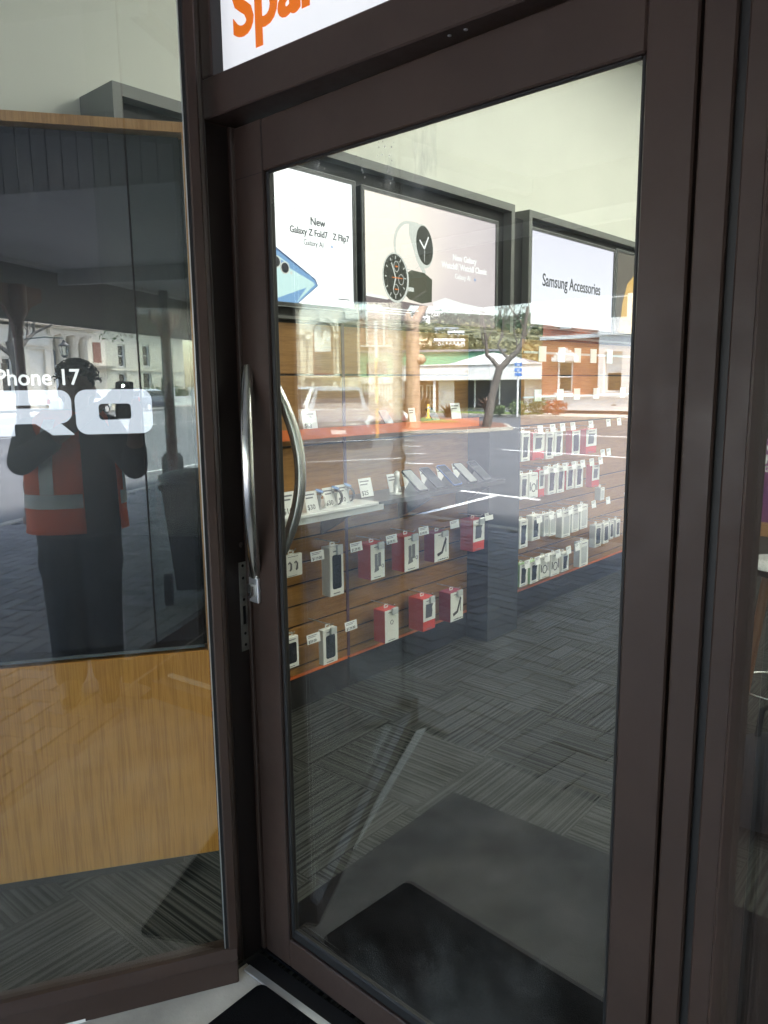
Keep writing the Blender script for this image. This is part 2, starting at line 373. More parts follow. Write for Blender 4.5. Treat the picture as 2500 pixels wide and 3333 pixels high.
P('phone_grey', (0.10, 0.105, 0.12), 0.3)
P('clear_plastic', (0.55, 0.57, 0.56), 0.12, var=0.1)
P('white_gloss', (0.80, 0.82, 0.80), 0.2)
P('gold_glint', (0.9, 0.55, 0.2), 0.2, 1.0)
P('concrete', (0.42, 0.39, 0.35), 0.85, var=0.30, vscale=4.5, bump=0.15, bscale=120)
P('white_paint', (0.80, 0.80, 0.77), 0.55, var=0.05, vscale=15)
P('mat_rubber', (0.003, 0.003, 0.004), 0.95, spec=0.1, bump=0.8, bscale=500)
P('mat_fibre', (0.010, 0.010, 0.012), 0.95, spec=0.05, var=0.7, vscale=6, bump=0.5, bscale=400)
P('asphalt', (0.10, 0.10, 0.107), 0.85, var=0.12, vscale=1.5, bump=0.3, bscale=80)
P('road_paint', (0.78, 0.78, 0.75), 0.6, var=0.06, vscale=6)
P('paver_base', (0.03, 0.03, 0.03), 0.95)
P('kerb_stone', (0.40, 0.37, 0.31), 0.8, var=0.12, vscale=6)
P('veranda_ceiling', (0.42, 0.43, 0.43), 0.7, var=0.05)
P('veranda_groove', (0.10, 0.10, 0.10), 0.8)
P('fascia_dark', (0.10, 0.10, 0.105), 0.6)
P('post_red', (0.115, 0.035, 0.028), 0.38, var=0.1)
P('post_green', (0.020, 0.032, 0.028), 0.4)
P('stone_cream', (0.52, 0.47, 0.385), 0.8, var=0.07, vscale=1.2, bump=0.1, bscale=20)
P('stone_trim', (0.57, 0.53, 0.45), 0.75, var=0.05, vscale=2)
P('stone_white', (0.62, 0.59, 0.52), 0.8, var=0.05, vscale=0.7)
P('plaster_white', (0.66, 0.66, 0.64), 0.7, var=0.04, vscale=1)
P('plaster_cream', (0.60, 0.56, 0.45), 0.8, var=0.06, vscale=0.6)
P('blind', (0.62, 0.68, 0.68), 0.6, var=0.04)
P('win_dark', (0.035, 0.04, 0.045), 0.08)
P('win_red_sill', (0.14, 0.04, 0.035), 0.6)
P('plum_plinth', (0.10, 0.055, 0.07), 0.8)
P('green_wall', (0.13, 0.33, 0.20), 0.7, var=0.06, vscale=0.5)
P('roof_white', (0.80, 0.80, 0.82), 0.6)
P('roof_grey', (0.20, 0.21, 0.23), 0.6)
P('brownish', (0.20, 0.09, 0.06), 0.8, var=0.1)
P('bark_a', (0.36, 0.25, 0.17), 0.9, var=0.35, vscale=12, bump=1.0, bscale=22, stretch=(1, 1, 0.3))
P('bark_b', (0.12, 0.10, 0.085), 0.9, var=0.3, vscale=12, bump=0.8, bscale=25, stretch=(1, 1, 0.3))
P('leaf_a', (0.085, 0.12, 0.04), 0.6, var=0.4, vscale=9)
P('leaf_b', (0.06, 0.095, 0.03), 0.6, var=0.45, vscale=0.12)
P('leaf_pine', (0.03, 0.06, 0.025), 0.7, var=0.4, vscale=0.15)
P('leaf_red', (0.30, 0.07, 0.03), 0.6, var=0.4, vscale=8)
P('flax', (0.10, 0.055, 0.035), 0.6, var=0.4, vscale=10)
P('grass', (0.11, 0.17, 0.04), 0.9, var=0.3, vscale=3)
P('soil', (0.20, 0.095, 0.06), 0.95, var=0.2, vscale=2)
P('hill', (0.14, 0.14, 0.075), 0.95, var=0.4, vscale=0.05)
P('hill_clay', (0.50, 0.42, 0.30), 0.95, var=0.2, vscale=0.2)
P('yellow_paint', (0.72, 0.38, 0.03), 0.5)
P('sign_blue', (0.02, 0.13, 0.42), 0.4)
P('car_silver', (0.035, 0.042, 0.075), 0.35, 0.0, coat=0.2)
P('car_roof', (0.34, 0.35, 0.38), 0.35, 0.1, coat=0.3)
P('car_blue', (0.07, 0.08, 0.13), 0.25, 0.6, coat=1.0)
P('car_white', (0.72, 0.72, 0.72), 0.25, coat=1.0)
P('car_red', (0.22, 0.035, 0.03), 0.25, 0.2, coat=1.0)
P('car_glass', (0.012, 0.013, 0.014), 0.35, spec=0.15)
P('headlight', (0.75, 0.78, 0.76), 0.08, 0.3)
P('chrome', (0.8, 0.8, 0.8), 0.12, 1.0)
P('tyre', (0.015, 0.015, 0.015), 0.9)
P('tail_red', (0.5, 0.02, 0.02), 0.2)
P('skin', (0.16, 0.085, 0.055), 0.5, var=0.08, vscale=10)
P('hair', (0.010, 0.009, 0.008), 0.6, bump=0.6, bscale=60)
P('navy', (0.018, 0.021, 0.030), 0.85, var=0.2, vscale=6, bump=0.4, bscale=18)
P('charcoal_shirt', (0.040, 0.042, 0.048), 0.85, var=0.2, vscale=6, bump=0.3, bscale=20)
P('hivis', (0.85, 0.13, 0.035), 0.7, var=0.12, vscale=6, bump=0.4, bscale=20)
P('reflective', (0.55, 0.58, 0.56), 0.4, 0.2, var=0.12, vscale=14)
P('boots', (0.03, 0.022, 0.018), 0.6)
P('sole', (0.02, 0.02, 0.02), 0.8)
P('bin_plastic', (0.012, 0.014, 0.014), 0.45)
P('stool_wood', (0.28, 0.12, 0.05), 0.45, var=0.15)
P('purple_panel', (0.22, 0.05, 0.22), 0.5)
P('pink', (0.55, 0.05, 0.15), 0.5)
P('mid_blue', (0.08, 0.15, 0.4), 0.4)
EM('added_lamp_light', (1.0, 0.98, 0.90), 3.8, (0.8, 0.8, 0.8))
EM('flash', (1.0, 0.95, 0.8), 90.0)
EM('tv_white', (0.97, 0.985, 1.0), 0.1650)
EM('tv_black', (0.04, 0.045, 0.06), 0.0110, (0.006, 0.006, 0.008))
EM('tv_letters', (0.80, 0.86, 1.0), 0.0853)
EM('tv_letters_white', (0.97, 0.98, 1.0), 0.1100)
EM('scr_blue', (0.22, 0.42, 0.72), 0.1100)
EM('scr_blue_dark', (0.06, 0.13, 0.30), 0.0935)
EM('scr_aqua', (0.62, 0.85, 0.86), 0.1210)
EM('scr_ink', (0.03, 0.035, 0.05), 0.0770)
EM('scr_charcoal', (0.05, 0.055, 0.045), 0.0935)
EM('scr_olive', (0.09, 0.095, 0.065), 0.1045)
EM('scr_silver', (0.75, 0.77, 0.72), 0.1100)
EM('scr_orange', (0.95, 0.25, 0.05), 0.1100)
EM('scr_white', (1, 1, 1), 0.1210)
EM('scr_shade', (0.25, 0.20, 0.21), 0.1100)
EM('scr_teal_link', (0.25, 0.42, 0.75), 0.1100)
EM('watch_blue', (0.20, 0.36, 0.62), 0.0880)
EM('scr_jacket', (0.80, 0.48, 0.14), 0.1100)
EM('scr_brown', (0.17, 0.14, 0.12), 0.0770)
gradmat('scr_lilac', [(0.0, (0.92, 0.93, 1.0)), (0.35, (0.86, 0.86, 0.98)), (1.0, (0.76, 0.74, 0.88))], 'Z', 1.84, 2.40, 0.1250, nz=0.2)
gradmat('scr_rose', [(0.0, (0.98, 0.90, 0.78)), (0.25, (0.95, 0.84, 0.76)), (0.55, (0.74, 0.64, 0.65)), (1.0, (0.55, 0.48, 0.52))], 'Y', 1.66, 2.82, 0.1300, nz=0.55)
EM('sign_lit', (0.93, 0.95, 1.0), 0.0523, (0.7, 0.7, 0.7))
EM('sign_orange', (0.95, 0.22, 0.02), 0.0468, (0.5, 0.1, 0.01))
glass('glass_door', 0.088, (0.93, 0.955, 0.93), dirt=1.0)
glass('glass_window', 0.085, (0.93, 0.955, 0.94), dirt=0.35)
glass('glass_plain', 0.03)
glass('glass_side', 0.03, power=7.0)
wood('oak', (0.60, 0.27, 0.055), (0.46, 0.19, 0.034), 0.42, 5.0, 2)
wood('oak_edge', (0.58, 0.32, 0.13), (0.44, 0.22, 0.08), 0.45, 5.0, 2)
wood('slat', (0.35, 0.175, 0.045), (0.27, 0.125, 0.030), 0.5, 6.0, 1)
carpet('carpet')
brick('brick_red', (0.42, 0.12, 0.06), (0.34, 0.10, 0.05), (0.42, 0.36, 0.30))
# ================================================================== THE SHOP FRONT
FW = Fr(-0.010, -0.037, 58.78)      # left splayed window: u towards the door, n into the shop
FD = Fr(-0.014, 0.084, -2.5)        # door leaf, ajar: glass plane at n = 0
FL = Fr(-1.075, 1.211, 88.36)       # left inner wall of the shop: u into the depth, n into the wall
FRW = Fr(1.121, -0.006, -68.3)       # right splayed window: u outward, n into its display
FT = Fr(-0.394, 0.196, 54.3)        # the wood clad screen stand behind the left window

# ---- grounds
mb = MB(); mb.box(-12, 18, -5.20, 11, -0.30, -0.012)
O('ground', mb, 'paver_base', kind='structure')
mb2 = MB()
mb2.prism([(-4.2, -1.16), (-0.62, -1.16), (-0.03, -0.02), (-0.03, 0.05), (1.15, 0.05), (1.15, -0.02), (1.72, -1.33), (5.2, -1.33), (5.2, 8.9), (-1.42, 8.9), (-1.42, 0.15), (-4.2, 0.15)], -0.2, 0.0, 'xy')
O('shop_floor', mb2, 'carpet', kind='structure')
mb = MB(); mb.prism([(-0.61, -1.15), (1.66, -1.15), (1.14, -0.03), (1.14, 0.045), (-0.02, 0.045), (-0.02, -0.03)], -0.2, 0.004, 'xy')
O('entrance_slab', mb, 'concrete', kind='structure')

# herringbone pavers
def pavers():
    mb = MB(); L, w, g = 0.24, 0.12, 0.004
    X0, X1, Y0, Y1 = -9.5, 12.0, -5.18, -0.92
    n = int((X1 - X0) / w) + 8; m = int((Y1 - Y0) / w) + 8
    for i in range(-2, n):
        for j in range(-2, m):
            k = (i - j) % 4
            if k not in (0, 3): continue
            x, y = X0 + i * w, Y0 + j * w
            q = (x, x + L, y, y + w) if k == 0 else (x, x + w, y, y + L)
            if q[0] < X0 or q[1] > X1 or q[2] < Y0 or q[3] > Y1: continue
            if q[3] > -1.16 and (q[0] < -0.60 or q[1] > 1.62): continue
            h = random.uniform(-0.004, 0.0); t = random.uniform(-0.0012, 0.0012)
            x0, x1, y0, y1 = q[0] + g, q[1] - g, q[2] + g, q[3] - g
            e = 0.005
            v = [(x0, y0, -0.012), (x1, y0, -0.012), (x1, y1, -0.012), (x0, y1, -0.012),
                 (x0 + e, y0 + e, h + t), (x1 - e, y0 + e, h - t), (x1 - e, y1 - e, h - t), (x0 + e, y1 - e, h + t)]
            mb.add(v, [(4, 5, 6, 7), (0, 1, 5, 4), (1, 2, 6, 5), (2, 3, 7, 6), (3, 0, 4, 7)])
    return mb
m, n, l = new_mat('paver')
out = n.new('ShaderNodeOutputMaterial'); b = n.new('ShaderNodeBsdfPrincipled'); l.new(b.outputs[0], out.inputs[0])
geo = n.new('ShaderNodeNewGeometry'); r = n.new('ShaderNodeValToRGB'); l.new(geo.outputs['Random Per Island'], r.inputs[0])
r.color_ramp.elements[0].color = (0.26, 0.235, 0.235, 1); r.color_ramp.elements[1].color = (0.40, 0.37, 0.365, 1)
tn = n.new('ShaderNodeTexNoise'); tn.inputs['Scale'].default_value = 2.0; tn.inputs['Detail'].default_value = 8
mu = n.new('ShaderNodeMix'); mu.data_type = 'RGBA'; mu.blend_type = 'MULTIPLY'; mu.inputs[0].default_value = 0.7; l.new(r.outputs[0], mu.inputs[6])
r2 = n.new('ShaderNodeValToRGB'); r2.color_ramp.elements[0].position = 0.3; r2.color_ramp.elements[0].color = (0.6, 0.6, 0.6, 1); r2.color_ramp.elements[1].position = 0.7
l.new(tn.outputs['Fac'], r2.inputs[0]); l.new(r2.outputs[0], mu.inputs[7]); l.new(mu.outputs[2], b.inputs['Base Color']); b.inputs['Roughness'].default_value = 0.8
O('pavement', pavers(), 'paver', kind='structure')
mb = MB()
for i in range(24): mb.bbox(-9.6 + i * 0.92, -9.6 + i * 0.92 + 0.912, -5.33, -5.185, -0.2, 0.0, 0.012)
O('kerb', mb, 'kerb_stone', kind='structure')

# ---- mats
mb = MB(); mb.prism(rrect(0.066, 1.02, -0.36, -0.024, 0.02), 0.001, 0.013, 'xy')
O('door_mat', mb, 'mat_rubber', label='thin black rubber mat lying outside along the door threshold', cat='door mat')
mb = MB(); mb.prism(rrect(-0.085, 1.12, 0.06, 1.028, 0.01), 0.0, 0.006, 'xy')
O('entrance_mat', mb, 'mat_fibre', label='large dark grey fibre mat on the carpet just inside the door', cat='floor mat')
mb = MB(); mb.prism([(-0.115, -0.222), (-0.60, -1.128), (-0.585, -1.165), (-0.105, -0.232)], 0.001, 0.012, 'xy')
O('foot_strip', mb, 'white_paint', label='thin white painted strip on the slab along the foot of the left window', cat='trim strip')
mb = MB(); mb.prism([(-0.005, -0.002), (1.06, -0.002), (1.06, -0.021), (-0.005, -0.021)], 0.001, 0.010, 'xy')
O('threshold_strip', mb, 'alu', label='bright aluminium threshold strip between the black rubber mat and the door', cat='threshold')
mb = MB(); mb.box(-0.03, 1.06, 0.0, 0.044, 0.0, 0.006)
O('door_sill', mb, 'gasket', label='dark sill plate under the bottom rail of the door', cat='door sill')

# ---- left splayed window
lw = T('display_window', 'tall brown framed shop window left of the door with the wood clad screen behind it', 'window', (-0.010, -0.037, 0), 58.78)
mb = MB(FW)
mb.bbox(-1.27, 0.0, -0.030, 0.030, 0.001, 0.070, 0.004)
mb.prism([(-0.030, 0.070), (-0.010, 0.088), (0.030, 0.088), (0.030, 0.070)], -1.27, -0.001, 'yz')
O('bottom_rail', mb, 'bronze', lw)
mb = MB(FW); mb.bbox(-0.020, 0.004, -0.012, 0.028, 0.072, 3.3, 0.003)
mb.bbox(-1.256, -1.250, -0.004, 0.004, 0.089, 3.3, 0.001); mb.bbox(-1.27, 0.0, -0.030, 0.030, 3.3, 3.38, 0.003)
O('window_frame', mb, 'bronze', lw)
mb = MB(FW); mb.box(-0.027, -0.0205, -0.009, -0.0035, 0.09, 3.3); mb.box(-0.027, -0.0205, 0.0035, 0.020, 0.09, 3.3)
O('gasket', mb, 'gasket', lw)
mb = MB(FW); mb.box(-0.0295, -0.0275, -0.009, -0.0035, 0.09, 3.3)
O('glazing_bead', mb, 'alu', lw)
mb = MB(FW); mb.box(-1.250, -0.0205, -0.003, 0.003, 0.080, 3.3)
O('pane', mb, 'glass_window', lw)

# ---- door frame: left jamb, transom, head, right jamb
df = T('door_frame', 'dark brown aluminium door frame round the glass door', 'door frame', (-0.03, 0, 0), 0)
mb = MB(); mb.bbox(-0.060, -0.035, 0.0, 0.115, 0.001, 3.38, 0.003); mb.bbox(-0.034, -0.0215, 0.062, 0.115, 0.001, 2.052, 0.002)
mb.box(-0.0355, -0.0345, 0.004, 0.05, 0.002, 2.05)
O('left_jamb', mb, 'bronze', df)
mb = MB(); mb.box(-0.0346, -0.0325, 0.002, 0.060, 0.002, 2.05)
O('jamb_reveal', mb, 'bronze_dark', df)
mb = MB(); mb.bbox(-0.034, 1.025, 0.0, 0.115, 2.053, 2.134, 0.003)
O('transom', mb, 'bronze', df)
mb = MB(); mb.bbox(-0.034, 0.001, 0.0, 0.10, 2.135, 2.78, 0.003)
mb.bbox(0.002, 1.1, 0.0, 0.10, 2.70, 2.78, 0.003)
O('head_frame', mb, 'bronze', df)
mb = MB(); mb.bbox(1.021, 1.064, 0.0, 0.0225, 0.001, 3.3, 0.003); mb.bbox(1.008, 1.064, 0.075, 0.115, 0.001, 3.3, 0.003); mb.box(1.030, 1.064, 0.023, 0.0745, 0.001, 3.3); mb.box(1.0645, 1.078, 0.02, 0.09, 0.001, 3.3)
mb.bbox(1.0785, 1.118, -0.004, 0.018, 0.001, 3.38, 0.003)
O('right_jamb', mb, 'bronze', df)
mb = MB(); mb.box(1.064, 1.0787, 0.012, 0.02, 0.001, 3.3); mb.box(1.008, 1.0295, 0.068, 0.0745, 0.001, 2.05)
O('gasket', mb, 'gasket', df)
# strike plate let into the jamb reveal
sp = T('strike_plate', 'long worn steel strike plate screwed to the left door jamb', 'strike plate', (-0.032, 0.03, 0.9), 0)
mb = MB()
plate = [(0.010, 0.756), (0.030, 0.756), (0.030, 1.036), (0.010, 1.036)]
mb.ring([(0.040, 0.838), (0.0615, 0.838), (0.0615, 1.062), (0.040, 1.062)], [(0.047, 0.905), (0.057, 0.905), (0.057, 0.952), (0.047, 0.952)], -0.0324, -0.0305, 'yz')
O('plate', mb, 'steel_worn', sp)
mb = MB()
mb.box(-0.0323, -0.0318, 0.047, 0.057, 0.905, 0.952)
O('latch_slot', mb, 'hole', sp)
for z in (1.053, 1.022, 0.968, 0.882, 0.853):
    mb = MB(); mb.wheel((-0.0303, 0.0515, z), 0.0038, 0.0006, 'x', 12); O('screw_hole', mb, 'hole', sp)
mb = MB(); mb.wheel((-0.0318, 0.050, 1.105), 0.006, 0.0025, 'x', 14)
O('jamb_bolt', mb, 'steel', df)

# backlit shop sign above the transom
sg = T('shop_sign', 'white backlit panel with orange lettering above the glass door', 'sign', (0.04, 0.03, 2.13), 0)
mb = MB(); mb.box(0.003, 1.02, 0.030, 0.045, 2.1345, 2.70)
O('sign_panel', mb, 'sign_lit', sg)
mb = MB(); mb.box(0.0012, 0.0018, 0.003, 0.03, 2.135, 2.70)
O('sign_rim', mb, 'gasket', sg)
FS = Fr(0.0, 0.0, 0)
text('Spark', 0.145, FS, 0.041, 2.204, 0.029, 'sign_orange', sg, bold=0.0042, name='lettering')

# ---- the door leaf
dl = T('glass_door', 'brown aluminium framed glass door standing slightly ajar with curved steel handles', 'door', (1.005, 0.04, 0), -2.5)
mb = MB(FD); mb.bbox(0.0, 0.097, -0.020, 0.0, 0.008, 2.046, 0.003); mb.bbox(0.0, 0.082, 0.0005, 0.024, 0.008, 2.046, 0.003)
O('left_stile', mb, 'bronze', dl)
mb = MB(FD); mb.bbox(0.951, 1.025, -0.020, 0.024, 0.008, 2.046, 0.003)
O('right_stile', mb, 'bronze', dl)
mb = MB(FD); mb.bbox(0.0975, 0.9505, -0.0195, 0.0, 0.008, 0.088, 0.003); mb.bbox(0.0825, 0.9505, 0.0005, 0.024, 0.008, 0.070, 0.003)
O('bottom_rail', mb, 'bronze', dl)
mb = MB(FD); mb.bbox(0.0975, 0.9505, -0.0195, 0.0, 1.940, 2.046, 0.003); mb.bbox(0.0825, 0.9505, 0.0005, 0.024, 1.958, 2.046, 0.003)
O('top_rail', mb, 'bronze', dl)
mb = MB(FD)
mb.bbox(0.0972, 0.107, -0.013, -0.0035, 0.088, 1.940, 0.003); mb.bbox(0.0825, 0.090, 0.0035, 0.019, 0.07, 1.957, 0.002); mb.bbox(0.9425, 0.9508, -0.013, 0.019, 0.088, 1.940, 0.003)
mb.bbox(0.1075, 0.9425, -0.0128, -0.0035, 0.088, 0.116, 0.004); mb.bbox(0.0905, 0.9425, 0.0035, 0.019, 0.0705, 0.098, 0.004); mb.bbox(0.1075, 0.9425, -0.0128, -0.0035, 1.936, 1.940, 0.001); mb.bbox(0.0905, 0.9425, 0.0035, 0.019, 1.951, 1.957, 0.001)
O('gasket', mb, 'gasket', dl)
mb = MB(FD); mb.box(0.083, 0.950, -0.003, 0.003, 0.071, 1.957)
O('pane', mb, 'glass_door', dl)
mb = MB(FD); mb.box(0.0, 0.097, -0.0202, -0.0198, 1.937, 1.9385)
mb.box(0.0965, 0.0975, -0.0203, -0.0197, 0.09, 2.04)
O('mitre_line', mb, 'hole', dl)
def bow(sgn, y0, name):
    mb = MB(FD); N = 32; pts = []
    za, zb = 1.034, 1.524
    for i in range(N + 1):
        t = i / N; q = math.sin(math.pi * t) ** 0.85
        pts.append((0.018 + 0.060 * q, y0 + sgn * 0.055 * q, za + (zb - za) * t))
    mb.tube(pts, 0.0145, 20)
    return O('handle', mb, 'steel', dl, label=name)
bow(-1, -0.020, 'curved brushed steel outer pull handle')
bow(1, 0.025, 'curved brushed steel inner pull handle seen through the glass')
mb = MB(FD); mb.bbox(0.002, 0.036, -0.030, -0.0202, 0.966, 1.028, 0.002)
lk = O('lock', mb, 'alu', dl)
mb = MB(FD); mb.prism([(0.019 + a, 0.998 + b) for a, b in arc(0, 0.008, 0.0085, 0, 180, 8) + arc(0, -0.010, 0.0085, 180, 360, 8)], -0.042, -0.030, 'xz')
O('lock_cylinder', mb, 'steel', lk)
mb = MB(FD); mb.wheel((0.019, -0.0425, 0.990), 0.0045, 0.001, 'y', 12)
O('keyhole', mb, 'hole', lk)
for x_ in (0.60, 0.632):
    mb = MB(); mb.wheel((x_, 0.022, 2.0525), 0.0035, 0.0012, 'z', 10); O('soffit_screw', mb, 'alu', df)
# ---- fixed sidelight right of the door (u 1.118 on) and right splayed window
rw = T('side_window', 'brown framed shop window right of the door frame beside the laptop display', 'window', (1.145, -0.03, 0), -68.3)
mb = MB(FRW); mb.bbox(0.0, 1.22, -0.030, 0.030, 0.001, 0.088, 0.004)
O('bottom_rail', mb, 'bronze', rw)
mb = MB(FRW); mb.bbox(-0.004, 0.012, -0.012, 0.012, 0.089, 3.3, 0.003); mb.bbox(1.190, 1.196, -0.004, 0.004, 0.089, 3.3, 0.001); mb.bbox(0.0, 1.22, -0.030, 0.030, 3.3, 3.38, 0.003)
O('window_frame', mb, 'bronze', rw)
mb = MB(FRW); mb.box(0.010, 1.190, -0.003, 0.003, 0.080, 3.3)
O('pane', mb, 'glass_side', rw)
mb = MB(FRW); mb.prism([(0.0, 0.05), (1.19, 0.05), (1.19, 0.075), (0.0, 0.075)], 0.089, 0.10, 'xy')
O('inner_sill_strip', mb, 'white_paint', rw)

# ---- front walls of the shop and of its neighbours, parapet added to block sun
bw = T('shop_building', 'shop building with brown framed glass front under the veranda', 'shop', (0, 0, 0), 0)
mb = MB(); mb.box(-9.5, -4.2, -1.22, -0.95, 0, 6.0)
mb.box(-4.2, 9.0, -1.22, -1.0, 3.38, 6.0); mb.box(5.4, 9.0, -1.45, -1.2, 0, 3.37)
O('front_wall', mb, 'plaster_cream', bw)
mb = MB(); mb.box(-4.2, -0.66, -1.20, -1.15, 0.0, 0.12)
mb.box(-4.2, -4.15, -1.20, -1.15, 0.12, 3.38)
mb.box(-4.2, -0.66, -1.20, -1.15, 3.3, 3.379)
O('front_frame', mb, 'bronze', bw)
mb = MB()
mb.box(1.70, 5.3, -1.40, -1.35, 0.0, 0.12); mb.box(3.4, 3.45, -1.40, -1.35, 0.12, 3.3); mb.box(5.25, 5.3, -1.40, -1.35, 0.12, 3.3); mb.box(1.7, 5.3, -1.40, -1.35, 3.3, 3.379)
O('front_frame', mb, 'bronze', bw)
mb = MB(); mb.box(-4.15, -0.66, -1.178, -1.172, 0.12, 3.3); O('front_glass', mb, 'glass_plain', bw)
mb = MB(); mb.box(1.72, 5.25, -1.378, -1.372, 0.12, 3.3)
O('front_glass', mb, 'glass_plain', bw)
mb = MB(); mb.box(-4.2, 5.4, -0.95, 9.05, 3.90, 4.1)
mb.prism([(-9.5, -1.0), (9, -1.0), (9, 12), (-9.5, 12)], 5.6, 5.8, 'xy')  # roof slab out of view, added to keep sun out of the shop
O('ceiling', mb, 'ceiling_paint', bw)
mb = MB(FL); mb.box(-1.10, 8.6, 0.205, 0.30, 0, 3.9)
mb2 = MB(); mb2.box(-1.5, 5.4, 8.9, 9.05, 0, 3.9); mb2.box(5.3, 5.4, -1.2, 8.9, 0, 3.9); mb2.box(-9.4, -4.2, -0.9, 12, 0, 5.6); mb2.box(5.5, 9, -0.9, 12, 0, 5.6)
mb.add(mb2.v, mb2.f) if False else None
O('inner_wall', mb, 'cream', bw)
O('inner_wall', mb2, 'cream', bw)
mb = MB(); mb.box(-4.2, -1.41, 0.14, 0.24, 0, 3.9)
mb.box(-1.40, -1.33, 0.06, 0.135, 0.0, 3.9)
mb.box(-0.052, 1.16, 0.03, 0.09, 2.79, 3.9); mb.box(-1.3, 5.3, -1.0, -0.93, 3.381, 3.9)
O('wall_batten', mb, 'cream', bw)

# ---- unseen ceiling lights, added because the interior needs light
first = None
for i, (x, y) in enumerate([(0.3, 2.3), (0.3, 3.8), (0.3, 5.6), (0.3, 7.4), (2.4, 2.0), (2.4, 3.6), (2.4, 5.6), (2.4, 7.4), (4.2, 2.6), (4.2, 5.6)]):
    if first is None:
        first = T('added_ceiling_light', 'x', 'ceiling light', (0, 0, 0), 0, 'added flat light panels in the shop ceiling')
        mb = MB(); mb.box(-0.62, 0.62, -0.17, 0.17, 3.865, 3.899); O('housing', mb, 'alu', first)
        mb = MB(); mb.box(-0.58, 0.58, -0.13, 0.13, 3.858, 3.864); O('diffuser', mb, 'added_lamp_light', first)
        o = first
    else: o = dup(first, (0, 0, 0))
    o.location = (x, y, 0); o.rotation_euler = (0, 0, R(90) if i != 10 else R(58))
    if i == 10: o.scale = (0.55, 0.55, 1)
    o['label'] = 'added flat light panel in shop ceiling, %s' % ['over the entrance mat', 'second from the door in the left row', 'third from the door in the left row', 'farthest in the left row', 'nearest the street in the middle row', 'second in the middle row', 'third in the middle row', 'farthest in the middle row', 'nearest the street by the far side wall', 'farthest by the far side wall', 'small one over the left window display'][i]
# ================================================================== INSIDE THE SHOP
# ---- wood clad stand with a tall screen behind the left window
st = T('screen_stand', 'oak clad floor stand holding a tall black screen behind the left window', 'display stand', (-0.394, 0.196, 0), 54.3)
mb = MB(FT); mb.bbox(-0.93, 0.008, 0.0, 0.085, 0.066, 0.716, 0.002)
O('lower_panel', mb, 'oak', st)
mb = MB(FT); mb.box(-0.93, 0.0135, 0.0, 0.11, 2.147, 2.172); mb.box(0.006, 0.0135, 0.0, 0.11, 0.7165, 2.1465); mb.box(-0.93, -0.922, 0.0, 0.11, 0.7165, 2.1465)
O('surround', mb, 'oak_edge', st)
mb = MB(FT); mb.box(-0.921, 0.0055, 0.06, 0.085, 0.7165, 2.1465); mb.box(-0.85, -0.10, 0.070, 0.084, 0.0, 0.0655)
O('back_board', mb, 'black_matt', st)
ts = T('tall_screen', 'tall black screen showing white phone lettering in the oak stand', 'screen', (-0.394, 0.196, 0), 54.3)
mb = MB(FT)
x0, x1, z0, z1 = -0.915, -0.003, 0.724, 2.135
mb.ring([(x0, z0), (x1, z0), (x1, z1), (x0, z1)], [(x0 + .014, z0 + .024), (x1 - .014, z0 + .024), (x1 - .014, z1 - .014), (x0 + .014, z1 - .014)], 0.006, 0.05)
tb = O('bezel', mb, 'black_gloss', ts)
mb = MB(FT); mb.box(x0, x1, 0.0045, 0.0058, z0 + .001, z0 + .010); O('trim', mb, 'bezel_trim', ts)
mb = MB(FT); mb.box(x0 + .014, x1 - .014, 0.012, 0.018, z0 + .024, z1 - .014)
O('screen', mb, 'tv_black', ts)
text('iPhone 17', 0.060, FT, -0.293, 1.4925, 0.0115, 'tv_letters_white', ts, align='RIGHT', bold=0.0008, name='lettering', sx=0.92)
# the wide rounded word under it
def wide(mb, kind, u0, z0, w, h):
    t = 0.030
    if kind == 'O': mb.ring(rrect(u0, u0 + w, z0, z0 + h, 0.030, 6), rrect(u0 + w * .30, u0 + w * .72, z0 + h * .32, z0 + h * .68, 0.010, 6), 0.0105, 0.0115)
    elif kind == 'P':
        mb.ring(rrect(u0, u0 + w, z0 + h * .28, z0 + h, 0.030, 6), rrect(u0 + w * .25, u0 + w * .72, z0 + h * .60, z0 + h * .68, 0.004, 6), 0.0105, 0.0115)
        mb.box(u0, u0 + w * .28, 0.0105, 0.0115, z0, z0 + h * .5)
    elif kind == 'R':
        mb.ring(rrect(u0, u0 + w, z0 + h * .26, z0 + h, 0.030, 6), rrect(u0 + w * .30, u0 + w * .72, z0 + h * .60, z0 + h * .67, 0.004, 6), 0.0105, 0.0115)
        mb.box(u0, u0 + w * .27, 0.0104, 0.0114, z0, z0 + h * .5)
        mb.prism([(u0 + w * .50, z0 + h * .30), (u0 + w * .74, z0), (u0 + w * 1.02, z0), (u0 + w * .80, z0 + h * .34)], 0.0103, 0.0113)
mb = MB(FT)
for k_, u_ in (('O', -0.311), ('R', -0.520), ('P', -0.728)): mb = MB(FT); wide(mb, k_, u_, 1.358, 0.200, 0.121); O('lettering', mb, 'tv_letters', ts)

